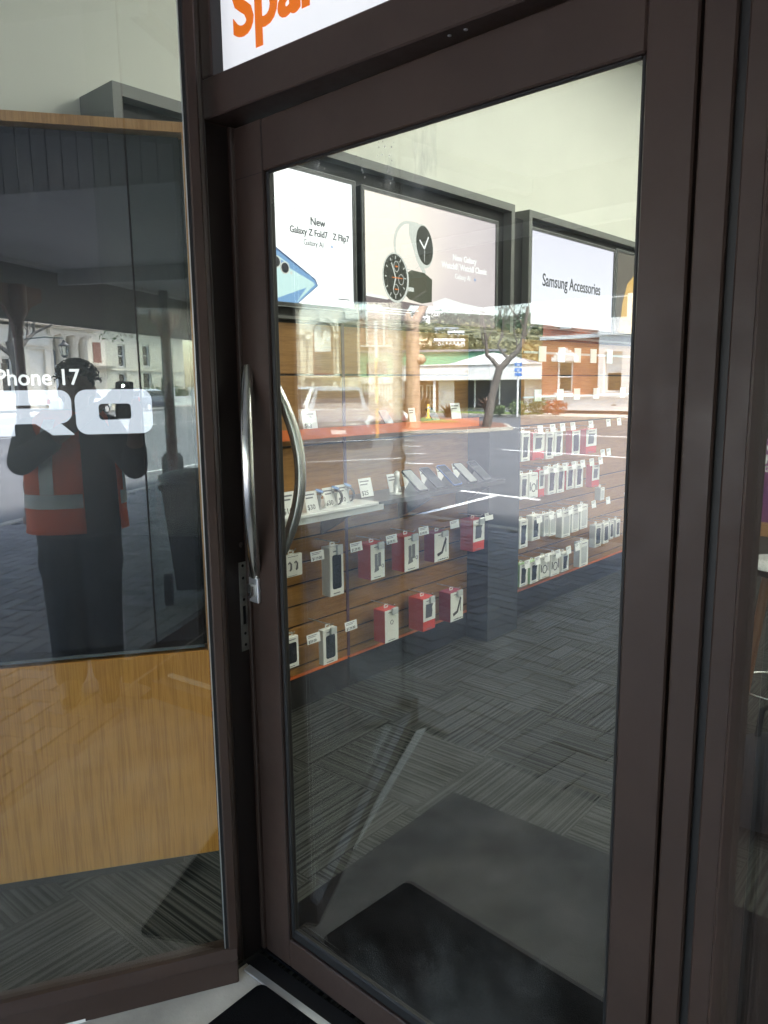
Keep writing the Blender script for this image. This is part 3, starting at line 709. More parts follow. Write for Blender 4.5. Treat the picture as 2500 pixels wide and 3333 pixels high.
# ---- left wall fittings: slat walls, plinth, pillar
def slat(u0, u1, name, label, edge=True):
    s_ = T(name, label, 'slat wall', tuple(FL.M @ Vector((u0, 0, 0))), 88.36)
    gz = [0.163, 0.200, 0.297, 0.395, 0.492, 0.590, 0.687, 0.800, 1.218, 1.530, 1.755]
    mb = MB(FL)
    for a, b_ in zip(gz[:-1], gz[1:]): mb.bbox(u0, u1, 0.0, 0.02, a + (0.0045 if a > .17 else 0), b_ - 0.0045, 0.002)
    O('boards', mb, 'slat', s_)
    mb = MB(FL); mb.box(u0, u1, 0.012, 0.20, 0.163, 1.764); O('groove_backing', mb, 'groove', s_)
    mb = MB(FL); mb.box(u0, u1, -0.002, 0.02, 0.150, 0.1625); O('base_trim', mb, 'orange', s_)
    mb = MB(FL); mb.box(u0, u1, 0.004, 0.2, 0.0, 0.150); O('plinth', mb, 'black_matt', s_)
    return s_
slat(-0.80, 0.312, 'slat_wall', 'brown slat wall bay nearest the door under the white phone poster screen')
slat(0.328, 1.486, 'slat_wall', 'brown slat wall bay with the red boxed mounts, left of the dark pillar')
slat(1.50, 5.2, 'slat_wall', 'brown slat wall bay filled with phone cases beyond the dark pillar')
mb = MB(FL); mb.box(0.312, 0.328, -0.003, 0.2, 0.163, 1.764)
O('reflection_strip', mb, 'purple_trim_reflection', label='narrow plum coloured painted reflection between the two nearest slat wall bays', cat='trim strip')  # door glass reflection painted as a solid plum strip
pl = T('pillar', 'dark grey square pillar between the nearer slat walls and the case rack', 'pillar', tuple(FL.M @ Vector((1.47, 0, 0))), 88.36)
mb = MB(FL); mb.bbox(1.315, 1.640, -0.150, -0.001, 0.0, 1.76, 0.003); O('column', mb, 'pillar_grey', pl)
mb = MB(FL); mb.bbox(1.487, 1.500, -0.001, 0.2, 0.0, 1.86, 0.002); O('return', mb, 'black_matt', pl)
# orange fronted ledge
ld = T('ledge', 'narrow orange fronted ledge running along the slat wall above the watch shelf', 'shelf', tuple(FL.M @ Vector((0, 0, 1.28))), 88.36)
mb = MB(FL); mb.box(-0.8, 1.3, -0.09, -0.0795, 1.252, 1.298); O('orange_front', mb, 'orange', ld)
mb = MB(FL); mb.box(-0.8, 1.3, -0.079, 0.0, 1.270, 1.292); O('board', mb, 'black_matt', ld)

# ---- shelf with watches and phones
sh = T('shelf', 'white topped display shelf with watches and demo phones below the orange ledge', 'shelf', tuple(FL.M @ Vector((0.3, -0.1, 0.93))), 88.36)
mb = MB(FL); mb.bbox(-0.60, 0.26, -0.27, -0.001, 0.952, 0.966, 0.002); O('white_top', mb, 'white_gloss', sh)
mb = MB(FL); mb.box(-0.60, 0.30, -0.262, -0.001, 0.925, 0.951); O('glass_edge', mb, 'clear_plastic', sh)
mb = MB(FL); mb.box(0.262, 1.312, -0.26, -0.001, 0.940, 0.962); O('grey_top', mb, 'bezel', sh)
mb = MB(FL)
for u in (-0.35, 0.15, 0.7, 1.2): mb = MB(FL); mb.prism([(-0.001, 0.924), (-0.22, 0.924), (-0.001, 0.80)], u, u + 0.02, 'yz'); O('bracket', mb, 'black_matt', sh)
def card(u, z, off, w, h, txt, label, tilt=0.0, group='white price cards and tickets', sz=0.5, base=None):
    fr = Fr(0, 0, 0); fr.M = FL.M @ Matrix.Translation((u, -off, z)) @ Matrix.Rotation(R(-tilt), 4, 'X')
    mb = MB(fr); mb.box(-w / 2, w / 2, -0.0008, 0.0008, -h / 2, h / 2)
    o = O('price_card', mb, 'white_card', None, label, 'price card', group)
    if txt: text(txt, h * sz, fr, -w * .42, -h * .40, -0.0012, 'ink', o, name='print', ext=0.0002, bold=0.0002)
    mb = MB(fr)
    for k in range(2): mb.box(-w * .42, w * (.30 - .14 * k), -0.0013, -0.0009, h * (.30 - .16 * k), h * (.37 - .16 * k))
    O('print', mb, 'ink_grey', o)
    return o
def shelf_card(u, off, w, h, txt, label): return card(u, 0.968 + h * 0.47, off, w, h, txt, label, tilt=14, sz=0.34)
shelf_card(-0.245, 0.235, 0.088, 0.098, '$16.63', 'price card reading 16 beside the steel handle, nearest on the watch shelf')
shelf_card(-0.11, 0.225, 0.07, 0.085, '$30', 'price card half hidden behind the first watch')
shelf_card(0.02, 0.20, 0.07, 0.085, '$30', 'price card between the first and second watch')
shelf_card(0.118, 0.18, 0.07, 0.085, '$10', 'price card between the second and third watch')
shelf_card(0.335, 0.12, 0.085, 0.088, '$25', 'price card standing alone right of the third watch')
shelf_card(0.535, 0.12, 0.085, 0.09, '', 'price card behind the white clip stand')
def watch(u, off, strap, label):
    o = T('smart_watch', label, 'watch', tuple(FL.M @ Vector((u, -off, 0.967))), 88.36 + 20, 'demo watches on the white shelf')
    f = Fr(0, 0, 0); f.M = basis(o)
    mb = MB(f); pts = [(0.0, 0.030 * math.cos(a), 0.036 + 0.034 * math.sin(a)) for a in [R(110 + 320 * i / 20) for i in range(21)]]
    V = []; F = []
    for i, p in enumerate(pts):
        a = R(110 + 320 * i / 20)
        for r_ in (1.0, 1.09):
            for x in (-0.010, 0.010): V.append((x, 0.030 * r_ * math.cos(a), 0.036 + 0.034 * r_ * math.sin(a)))
    for i in range(20):
        a = i * 4; b_ = a + 4; F += [[a, a + 1, b_ + 1, b_], [a + 2, b_ + 2, b_ + 3, a + 3], [a, b_, b_ + 2, a + 2], [a + 1, a + 3, b_ + 3, b_ + 1]]
    mb.add(V, F); O('strap', mb, strap, o)
    g = Fr(0, 0, 0); g.M = f.M @ Matrix.Translation((0, 0, 0.074)) @ Matrix.Rotation(R(22), 4, 'X')
    mb = MB(g); mb.wheel((0, 0, 0), 0.020, 0.009, 'z', 20); O('watch_case', mb, 'steel', o)
    mb = MB(g); mb.wheel((0, 0, 0.005), 0.017, 0.001, 'z', 20); O('dial', mb, 'watch_blue', o)
    mb = MB(f); mb.lathe([(0.028, 0.0), (0.026, 0.004), (0.008, 0.008), (0.007, 0.05), (0.016, 0.06)], n=12); O('stand', mb, 'clear_plastic', o)
watch(-0.055, 0.215, 'white_box', 'demo watch with a white strap, nearest the steel handle')
watch(0.055, 0.20, 'black_matt', 'demo watch with a black strap in the middle of the three')
watch(0.155, 0.175, 'navy', 'demo watch with a dark blue strap, right of the other two')
o = T('clip_stand', 'white clip shaped charging stand at the right end of the white shelf', 'charging stand', tuple(FL.M @ Vector((0.50, -0.16, 0.963))), 88.36)
f = Fr(0, 0, 0); f.M = basis(o)
mb = MB(f); mb.lathe([(0.03, 0), (0.03, 0.006), (0.010, 0.01), (0.010, 0.05)], n=14); O('base', mb, 'white_gloss', o)
mb = MB(f); mb.tube([(0, 0, 0.05), (-0.01, -0.02, 0.075), (0.012, 0.0, 0.10), (0.03, 0.02, 0.09)], [0.010, 0.012, 0.014, 0.012]); O('arm', mb, 'white_gloss', o)
def phone_stand(i, u, label):
    o = T('demo_phone', label, 'phone', tuple(FL.M @ Vector((u, -0.17, 0.963))), 88.36, 'demo phones leaning on the grey shelf')
    f = Fr(0, 0, 0); f.M = basis(o)
    mb = MB(f); mb.prism([(-0.05, 0), (0.04, 0), (0.005, 0.055), (-0.012, 0.058)], -0.02, 0.02, 'yz'); O('stand', mb, 'bezel_edge', o)
    g = Fr(0, 0, 0); g.M = f.M @ Matrix.Translation((0, -0.012, 0.055)) @ Matrix.Rotation(R(38), 4, 'X')
    mb = MB(g); mb.prism(rrect(-0.037, 0.037, -0.075, 0.075, 0.010), -0.004, 0.004, 'xy'); O('phone_body', mb, ['phone_dark', 'phone_grey', 'mid_blue'][i % 3], o)
    mb = MB(g); mb.prism(rrect(-0.033, 0.033, -0.070, 0.070, 0.008), 0.0041, 0.0046, 'xy'); O('phone_screen', mb, ['bezel_edge', 'phone_dark', 'phone_dark'][i % 3], o)
    mb = MB(f); mb.ell((0.046, -0.05, 0.012), (0.006, 0.006, 0.006), 8, 6); O('glint_bead', mb, 'gold_glint', o)  # gold bead put in for the reflection of a bright light
for i, (u, t) in enumerate([(0.62, 'first from the watches'), (0.76, 'second from the watches'), (0.90, 'third from the watches'), (1.04, 'fourth from the watches'), (1.17, 'last before the pillar')]):
    phone_stand(i, u, 'demo phone leaning back on its stand, %s on the grey shelf' % t)
    if i in (0, 1, 2, 3): shelf_card(u + 0.07, 0.075, 0.06, 0.09, '', 'price card behind the demo phone %s' % t)
phone_stand(0, -0.47, 'demo phone at the near end of the white shelf beside the door stile')
# things on the ledge
for i, (u, w, h, t, lb) in enumerate([(0.045, 0.085, 0.082, '$68', 'price card reading 68 standing on the orange ledge'), (0.75, 0.05, 0.075, '', 'narrow price card on the ledge below the second poster screen'), (1.12, 0.085, 0.09, '', 'wide price card near the right end of the orange ledge')]):
    card(u, 1.293 + h * .48, 0.06, w, h, t, lb, tilt=10, sz=0.34)
for i, (u, lb) in enumerate([(-0.33, 'small demo phone at the near end of the orange ledge'), (-0.18, 'second small demo phone on the orange ledge'), (0.55, 'demo phone in the middle of the orange ledge'), (0.92, 'demo phone towards the right end of the orange ledge')]):
    o = T('demo_phone', lb, 'phone', tuple(FL.M @ Vector((u, -0.05, 1.293))), 88.36, 'demo phones on the orange ledge')
    f = Fr(0, 0, 0); f.M = basis(o)
    mb = MB(f); mb.prism([(-0.02, 0), (0.03, 0), (0.0, 0.03)], -0.012, 0.012, 'yz'); O('stand', mb, 'clear_plastic', o)
    g = Fr(0, 0, 0); g.M = f.M @ Matrix.Translation((0, -0.008, 0.035)) @ Matrix.Rotation(R(52), 4, 'X')
    mb = MB(g); mb.prism(rrect(-0.03, 0.03, -0.045, 0.04, 0.008), -0.004, 0.004, 'xy'); O('phone_body', mb, ['phone_grey', 'phone_dark'][i % 2], o)

# ---- hanging products
def hook(mb_, u, z, off):
    mb_.tube([(u, 0.0, z + 0.02), (u, -off, z + 0.02), (u, -off - 0.01, z + 0.03)], 0.0022, 6)
def product(u0, u1, z0, z1, off, depth, front, side, art, label, group, name='boxed_product', tag=True, cat='boxed product'):
    """a hanging pack: carton, front panel, printed picture, hang tab and hook"""
    o = T(name, label, cat, tuple(FL.M @ Vector(((u0 + u1) / 2, -off + depth / 2, z0))), 88.36, group)
    mb = MB(FL); mb.bbox(u0, u1, -off + 0.001, -off + depth, z0, z1, 0.0015); O('carton', mb, side, o)
    w, h = u1 - u0, z1 - z0; uc = (u0 + u1) / 2
    mb = MB(FL); mb.box(u0 + .001, u1 - .001, -off - 0.0005, -off + 0.0008, z0 + (0.30 * h if art == 'lowred' else 0.001), z1 - .001); O('front_panel', mb, front, o)
    mb = MB(FL); mb.ring(rrect(uc - .016, uc + .016, z1, z1 + .020, .006, 3), rrect(uc - .010, uc + .010, z1 + .006, z1 + .013, .003, 3), -off + depth * .5 - .0005, -off + depth * .5 + .0005); O('hang_tab', mb, front if art != 'redtab' else side, o)
    mb = MB(FL); hook(mb, uc, z1, off + 0.012); O('hook', mb, 'steel_worn', o)
    mb = MB(FL); m2 = 'phone_dark'; y0, y1 = -off - 0.0018, -off - 0.0006
    if art == 'phone': mb.prism(rrect(uc - w * .33, uc + w * .33, z0 + h * .14, z0 + h * .84, .010), y0, y1)
    elif art == 'case':
        mb.ring(rrect(uc - w * .30, uc + w * .34, z0 + h * .15, z0 + h * .82, .010), [(uc + (a - uc) * .001 - w * .14, z0 + h * .66 + (b_ - z0 - h * .5) * .14) for a, b_ in rrect(uc - w * .30, uc + w * .34, z0 + h * .15, z0 + h * .82, .010)], y0, y1)
    elif art == 'ears':
        for dx in (-.16, .16):
            mb.tube([(uc + w * (dx - .08), y0, z0 + h * .62), (uc + w * dx, y0, z0 + h * .68), (uc + w * (dx + .08), y0, z0 + h * .58), (uc + w * (dx + .06), y0, z0 + h * .36), (uc + w * dx, y0, z0 + h * .30)], [0.003, .004, .004, .005, .004], 6)
        m2 = 'ink_grey'
    elif art == 'mount':
        mb.prism(rrect(uc - w * .22, uc - w * .02, z0 + h * .36, z0 + h * .72, .004), y0, y1); mb.prism(rrect(uc + w * .02, uc + w * .22, z0 + h * .34, z0 + h * .74, .004), y0, y1)
        mb.prism([(uc - w * .26, z0 + h * .20), (uc + w * .08, z0 + h * .24), (uc + w * .02, z0 + h * .38), (uc - w * .2, z0 + h * .36)], y0, y1)
        mb.ring(arc(uc + w * .34, z0 + h * .34, w * .09, 0, 330, 10), arc(uc + w * .34, z0 + h * .34, w * .06, 0, 330, 10), y0, y1); m2 = 'ink_grey'
    elif art == 'chair':
        mb.prism([(uc - w * .32, z0 + h * .28), (uc - w * .02, z0 + h * .34), (uc + w * .26, z0 + h * .80), (uc + w * .34, z0 + h * .72), (uc + w * .06, z0 + h * .26), (uc - w * .28, z0 + h * .18)], y0, y1)
        mb.box(uc + w * .27, uc + w * .30, y0, y1, z0 + h * .28, z0 + h * .66)
        for k in range(5): mb.box(uc + w * (-.10 + .12 * k), uc + w * (-.05 + .12 * k), y0, y1, z0 + h * .04, z0 + h * .08)
        m2 = 'ink'
    elif art in ('window', 'lowred'):
        b0 = .14 if art == 'window' else .40
        mb.prism([(uc - w * .32, z0 + h * b0), (uc + w * .18, z0 + h * b0), (uc + w * .24, z0 + h * (b0 + .18)), (uc + w * .20, z0 + h * (b0 + .30)), (uc + w * .32, z0 + h * .80), (uc - w * .28, z0 + h * .82)], y0, y1); m2 = 'phone_dark' if art == 'window' else 'phone_grey'
    elif art == 'rings':
        mb.ring(arc(uc, z0 + h * .42, w * .26, 0, 350, 14), arc(uc, z0 + h * .42, w * .20, 0, 350, 14), y0, y1); mb.box(uc - w * .42, uc - w * .34, y0, y1, z0 + h * .32, z0 + h * .66); mb.box(uc + w * .33, uc + w * .41, y0, y1, z0 + h * .30, z0 + h * .72); m2 = 'ink'
    elif art == 'pale': mb.prism(rrect(uc - w * .30, uc + w * .32, z0 + h * .12, z0 + h * .78, .008), y0, y1); m2 = 'clear_plastic'
    elif art == 'plain': mb.ring(arc(uc, z0 + h * .6, w * .12, 0, 300, 8), arc(uc, z0 + h * .6, w * .09, 0, 300, 8), y0, y1); m2 = 'ink_grey'
    elif art == 'redtab': mb.prism(rrect(uc - w * .28, uc + w * .30, z0 + h * .15, z0 + h * .80, .008), y0, y1); m2 = 'phone_grey'
    O('picture', mb, m2, o)
    mb = MB(FL); mb.box(uc - w * .25, uc + w * .28, y0, y1, z1 - h * .10, z1 - h * .075); mb.box(uc - w * .28, uc + w * .2, y0, y1, z0 + h * .045, z0 + h * .065); O('print', mb, 'ink_grey', o)
    if tag:
        mb = MB(FL); mb.bbox(u1 - w * .55, u1 - w * .15, -off - 0.014, -off - 0.002, z1 - h * .16, z1 + h * .04, .002); O('security_clip', mb, 'clear_plastic', o)
    return o
G1 = 'boxed accessories hanging on the near slat walls'
product(-0.204, -0.095, 0.679, 0.775, 0.14, 0.02, 'white_box', 'white_box', 'ears', 'flat white pack of earbuds at the left of the upper row', G1, tag=False)
product(0.070, 0.156, 0.540, 0.766, 0.14, 0.055, 'white_box', 'white_box', 'phone', 'tall white box with a dark phone case, second in the upper row', G1)
product(0.339, 0.439, 0.563, 0.735, 0.14, 0.085, 'white_box', 'red_box', 'mount', 'white fronted red sided box with a car mount picture, nearer one in the upper row', G1)
product(0.587, 0.701, 0.555, 0.735, 0.14, 0.085, 'white_box', 'red_box', 'mount', 'white fronted red sided box with a car mount picture, farther one in the upper row', G1)
product(0.830, 0.955, 0.560, 0.714, 0.14, 0.07, 'white_box', 'magenta_box', 'chair', 'magenta sided box with a black holder picture in the upper row', G1)
product(1.180, 1.290, 0.557, 0.735, 0.14, 0.09, 'white_box', 'red_box', 'lowred', 'red bottomed box at the right end of the upper row beside the pillar', G1)
product(-0.210, -0.130, 0.277, 0.415, 0.14, 0.02, 'white_box', 'white_box', 'case', 'slim white pack with a dark phone case, left end of the lower row', G1, tag=False)
product(0.016, 0.106, 0.232, 0.395, 0.14, 0.03, 'white_box', 'white_box', 'case', 'white pack with a large black phone case, second in the lower row', G1)
product(0.435, 0.538, 0.222, 0.388, 0.14, 0.075, 'white_box', 'red_box', 'plain', 'plain white fronted box with bright red side in the lower row', G1)
product(0.735, 0.838, 0.205, 0.380, 0.14, 0.10, 'white_box', 'red_box', 'lowred', 'orange red box with a small phone picture in the lower row', G1)
product(0.972, 1.088, 0.198, 0.362, 0.14, 0.08, 'white_box', 'magenta_box', 'chair', 'magenta sided box at the right end of the lower row', G1)
for (u, z, t, lb) in [(-0.014, 0.749, '$119.00', 'small price ticket between the earbuds pack and the tall white box'), (0.232, 0.747, '$139.95', 'small price ticket right of the tall white box'), (0.480, 0.743, '$109.95', 'small price ticket between the two car mount boxes'),
                      (0.729, 0.747, '$109.95', 'small price ticket right of the farther car mount box'), (0.992, 0.743, '', 'small price ticket right of the upper magenta sided box'), (1.319, 0.741, '', 'small price ticket by the pillar edge'),
                      (-0.050, 0.381, '$59.00', 'small price ticket between the two phone case packs'), (0.188, 0.380, '$139.00', 'small price ticket right of the large black phone case pack'), (-0.24, 0.748, '', 'small price ticket at the left edge of the upper row')]:
    card(u, z, 0.15, 0.078, 0.042, t, lb, tilt=8, sz=0.42)
G2 = 'phone cases hanging on the rack beyond the pillar'
ordn = ['first', 'second', 'third', 'fourth', 'fifth', 'sixth', 'seventh', 'eighth', 'ninth', 'tenth']
rows = [('top row', 1.0, [(1.668, 1.765, 1.021, 1.200, 'window', 'w'), (1.800, 1.935, 1.019, 1.185, 'lowred', 'r'), (1.955, 2.050, 1.013, 1.178, 'window', 'w'), (2.065, 2.165, 1.023, 1.178, 'window', 'w'), (2.290, 2.400, 1.016, 1.172, 'phone', 'r'), (2.486, 2.640, 1.006, 1.172, 'lowred', 'r')]),
        ('second row', 0.8, [(1.665, 1.751, 0.792, 0.943, 'window', 'w'), (1.764, 1.868, 0.786, 0.940, 'rings', 'w'), (1.880, 1.950, 0.783, 0.950, 'lowred', 'r'), (1.992, 2.092, 0.784, 0.955, 'window', 'w'), (2.108, 2.200, 0.782, 0.952, 'window', 'w'), (2.228, 2.334, 0.790, 0.946, 'window', 'r'), (2.353, 2.458, 0.787, 0.942, 'window', 'w'), (2.590, 2.700, 0.768, 0.922, 'lowred', 'r'), (2.73, 2.79, 0.66, 0.75, 'pale', 'c')]),
        ('third row', 0.5, [(1.664, 1.760, 0.490, 0.664, 'window', 'w'), (1.810, 1.908, 0.516, 0.674, 'window', 'w'), (1.953, 2.015, 0.522, 0.660, 'pale', 'c'), (2.024, 2.108, 0.513, 0.660, 'pale', 'w'), (2.185, 2.300, 0.476, 0.652, 'pale', 'c'), (2.320, 2.420, 0.491, 0.652, 'pale', 'c'), (2.438, 2.545, 0.495, 0.660, 'pale', 'c')]),
        ('bottom row', 0.3, [(1.675, 1.768, 0.249, 0.390, 'window', 'g'), (1.798, 1.900, 0.244, 0.384, 'window', 'g'), (1.920, 2.030, 0.249, 0.388, 'rings', 'w'), (2.056, 2.166, 0.241, 0.386, 'rings', 'w'), (2.200, 2.292, 0.243, 0.370, 'window', 'w'), (2.445, 2.570, 0.228, 0.405, 'pale', 'c')]),
        ('far right group', 0.4, [(2.668, 2.764, 0.329, 0.490, 'phone', 'c'), (2.80, 2.885, 0.335, 0.482, 'phone', 'c'), (2.90, 2.96, 0.35, 0.484, 'phone', 'c'), (3.000, 3.070, 0.351, 0.482, 'phone', 'c')])]
side = {'w': 'white_box', 'r': 'red_box', 'c': 'clear_plastic', 'g': 'green_box'}
adj = {'w': 'white packed phone case', 'r': 'red packed phone case', 'c': 'clear packed phone case', 'g': 'green edged phone case pack'}
for rn, zc, items in rows:
    for i, (u0, u1, z0, z1, art, c) in enumerate(items):
        product(u0, u1, z0, z1, 0.14, 0.045, 'white_box' if c != 'r' or art in ('lowred', 'window') else 'white_box', side[c], art, '%s, %s from the pillar, %s of case rack' % (adj[c], ordn[i], rn), G2, 'phone_case_pack', tag=False, cat='phone case')
k = 0
for zt, us, rn in [(1.205, (1.84, 1.99, 2.115, 2.25, 2.50, 2.76, 2.93), 'top row'), (1.0, (2.69, 2.78), 'gap below the top row'), (0.95, (1.92, 2.04, 2.16, 2.28, 2.40, 2.53, 2.66), 'second row'), (0.655, (1.85, 2.0, 2.10, 2.25, 2.38, 2.58, 2.80, 3.1), 'third row'), (0.39, (1.72, 1.84, 1.96, 2.10, 2.24, 2.36), 'bottom row')]:
    for i, u in enumerate(us):
        card(u, zt, 0.165, 0.062, 0.050, '', 'small white ticket, %s from the left, %s of case rack' % (ordn[i], rn), tilt=8, group='tickets on the case rack')
mb = MB(FL); mb.bbox(2.66, 2.74, -0.15, -0.14, 1.08, 1.16)

# ---- screen boxes above the slat walls
def screen_box(u0, u1, name_label):
    o = T('screen_surround', name_label, 'screen surround', tuple(FL.M @ Vector((u0, 0, 1.8))), 88.36)
    z0, z1 = 1.765, 2.503
    mb = MB(FL); mb.ring([(u0, z0), (u1, z0), (u1, z1), (u0, z1)], [(u0 + .035, z0 + .012), (u1 - .035, z0 + .012), (u1 - .035, z1 - .040), (u0 + .035, z1 - .040)], 0.0 - 0.025, 0.20); O('casing', mb, 'frame_grey', o)
    mb = MB(FL); mb.box(u0 + .036, u1 - .036, 0.03, 0.04, z0 + .013, z1 - .041); O('recess_back', mb, 'black_matt', o)
    return o
screen_box(-0.782, 1.738, 'dark grey surround holding the two nearer poster screens above the slat wall')
screen_box(1.898, 4.60, 'dark grey surround holding the farther poster screens beyond the pillar')
mb = MB(FL); mb.box(1.739, 1.897, 0.02, 0.2, 1.6, 2.45); O('gap_panel', mb, 'black_matt', label='black infill panel between the two screen surrounds', cat='panel')
def tv(u0, u1, z0, z1, scr, label):
    o = T('poster_screen', label, 'screen', tuple(FL.M @ Vector((u0, 0, z0))), 88.36, 'poster screens along the left wall')
    b_ = 0.016
    mb = MB(FL); mb.ring([(u0 - b_, z0 - b_), (u1 + b_, z0 - b_), (u1 + b_, z1 + b_), (u0 - b_, z1 + b_)], [(u0, z0), (u1, z0), (u1, z1), (u0, z1)], -0.008, 0.03); O('bezel', mb, 'bezel', o)
    mb = MB(FL); mb.ring([(u0 - b_ - .0025, z0 - b_ - .0025), (u1 + b_ + .0025, z0 - b_ - .0025), (u1 + b_ + .0025, z1 + b_ + .0025), (u0 - b_ - .0025, z1 + b_ + .0025)], [(u0 - b_, z0 - b_), (u1 + b_, z0 - b_), (u1 + b_, z1 + b_), (u0 - b_, z1 + b_)], -0.0085, 0.0); O('bezel_rim', mb, 'bezel_edge', o)
    mb = MB(FL); mb.box(u0, u1, -0.002, 0.02, z0, z1); s_ = O('screen', mb, scr, o)
    return o
Y1 = -0.0025
# first screen: folding phone poster
t1 = tv(-0.70, 0.396, 1.835, 2.380, 'tv_white', 'bright white poster screen with black lettering and a folding phone')
text('New', 0.046, FL, 0.178, 2.172, Y1, 'scr_ink', t1, 'CENTER', bold=0.0009, name='lettering')
text('Galaxy Z Fold7', 0.040, FL, 0.236, 2.126, Y1, 'scr_ink', t1, 'RIGHT', bold=0.0008, name='lettering', sx=0.90)
text('Z Flip7', 0.040, FL, 0.268, 2.126, Y1, 'scr_ink', t1, 'LEFT', bold=0.0008, name='lettering', sx=0.92)
mb = MB(FL); mb.box(0.250, 0.2515, Y1 - .0005, Y1, 2.120, 2.160); O('divider', mb, 'scr_silver', t1)
text('Galaxy AI', 0.034, FL, 0.090, 2.084, Y1, 'scr_ink', t1, 'LEFT', name='lettering', sx=0.90)
mb = MB(FL); c_ = (0.262, 2.094); mb.prism([(c_[0] + (0.014 if k % 2 == 0 else 0.004) * math.cos(R(90 * k / 2)), c_[1] + (0.014 if k % 2 == 0 else 0.004) * math.sin(R(90 * k / 2))) for k in range(8)], Y1 - .0006, Y1); O('star', mb, 'scr_teal_link', t1)
mb = MB(FL); mb.prism([(-0.52, 1.835), (-0.52, 2.01), (-0.13, 2.052), (-0.07, 2.058), (0.155, 1.945), (0.170, 1.918), (0.050, 1.835)], Y1 - .0008, Y1 - .0002); O('phone_picture', mb, 'scr_blue_dark', t1)
mb = MB(FL); mb.prism([(-0.52, 1.835), (-0.52, 2.00), (-0.13, 2.046), (-0.075, 2.050), (0.150, 1.940), (0.164, 1.918), (0.046, 1.835)], Y1 - .0012, Y1 - .0009); O('phone_picture', mb, 'scr_blue', t1)
mb = MB(FL); mb.prism([(-0.52, 1.835), (-0.52, 1.985), (-0.11, 2.020), (-0.06, 2.022), (0.118, 1.945), (0.150, 1.922), (0.036, 1.835)], Y1 - .0016, Y1 - .0013); O('phone_picture', mb, 'scr_aqua', t1)
mb = MB(FL); mb.prism([(-0.52, 1.835), (-0.52, 1.90), (-0.08, 1.845), (0.10, 1.905), (0.036, 1.835)], Y1 - .0019, Y1 - .0017); mb.prism([(-0.10, 2.012), (-0.085, 2.02), (0.13, 1.955), (0.14, 1.93), (0.12, 1.938)], Y1 - .0019, Y1 - .0017); O('phone_picture', mb, 'scr_blue', t1)
mb = MB(FL)
for cu, cz in ((-0.070, 1.996), (-0.022, 1.975)): mb.prism([(cu + .026 * math.cos(R(20 * k)), cz + .026 * math.sin(R(20 * k))) for k in range(18)], Y1 - .003, Y1 - .002)
O('camera_picture', mb, 'scr_ink', t1)
mb = MB(FL)
for cu, cz in ((-0.070, 1.996), (-0.022, 1.975)): mb.ring(arc(cu, cz, .026, 0, 340, 17), arc(cu, cz, .021, 0, 340, 17), Y1 - .0034, Y1 - .0031)
mb.prism([(0.013 + .007 * math.cos(R(36 * k)), 1.958 + .007 * math.sin(R(36 * k))) for k in range(10)], Y1 - .0034, Y1 - .002)
O('camera_picture', mb, 'scr_silver', t1)
mb = MB(FL); mb.box(0.293, 0.37, Y1 - .0006, Y1, 1.869, 1.873); O('lettering', mb, 'scr_ink', t1)
# second screen: two watches
t2 = tv(0.475, 1.572, 1.800, 2.375, 'scr_rose', 'rose coloured poster screen with two watches and white lettering')
mb = MB(FL); mb.prism([(0.475, 1.800), (1.572, 1.800), (1.572, 1.872), (1.25, 1.885), (1.0, 1.880), (0.8, 1.890), (0.475, 1.905)], Y1 - .0006, Y1); O('ground_picture', mb, 'scr_shade', t2)
mb = MB(FL); mb.prism([(0.99, 1.905), (1.10, 1.935), (1.25, 1.918), (1.572, 1.900), (1.572, 1.886), (1.2, 1.892), (1.0, 1.884)], Y1 - .0010, Y1 - .0007); mb.prism([(1.02, 1.858), (1.572, 1.872), (1.3, 1.884)], Y1 - .0012, Y1 - .0007); mb.prism([(0.475, 1.900), (0.64, 1.893), (0.62, 1.905), (0.475, 1.915)], Y1 - .0012, Y1 - .0007); O('light_picture', mb, 'scr_white', t2)
def E_(cu, cz, a, b_, rot, n=28):
    c, s_ = math.cos(R(rot)), math.sin(R(rot)); return [(cu + a * math.cos(2 * math.pi * k / n) * c - b_ * math.sin(2 * math.pi * k / n) * s_, cz + a * math.cos(2 * math.pi * k / n) * s_ + b_ * math.sin(2 * math.pi * k / n) * c) for k in range(n)]
mb = MB(FL); mb.ring(E_(0.80, 2.165, .118, .118, 0), E_(0.81, 2.16, .112, .110, 0), Y1 - .0012, Y1 - .0008); mb.prism([(0.80, 2.283), (0.87, 2.283), (0.90, 2.25), (0.85, 2.13), (0.91, 2.08), (0.935, 2.05), (0.92, 2.03), (0.86, 2.10), (0.80, 2.22)], Y1 - .0014, Y1 - .0009); O('strap_picture', mb, 'scr_silver', t2)
mb = MB(FL); mb.prism([(0.772, 2.030), (0.82, 2.05), (0.92, 2.045), (0.985, 2.018), (0.982, 1.905), (0.90, 1.892), (0.80, 1.905), (0.76, 1.93)], Y1 - .0020, Y1 - .0015); O('band_picture', mb, 'scr_olive', t2)
mb = MB(FL); mb.prism(E_(0.695, 2.001, .100, .120, 8), Y1 - .0026, Y1 - .0021); mb.box(0.79, 0.835, Y1 - .0028, Y1 - .0022, 1.945, 1.965); O('watch_picture', mb, 'scr_silver', t2)
mb = MB(FL); mb.prism(E_(0.693, 2.003, .088, .110, 8), Y1 - .0032, Y1 - .0027); O('watch_picture', mb, 'scr_charcoal', t2)
mb = MB(FL)
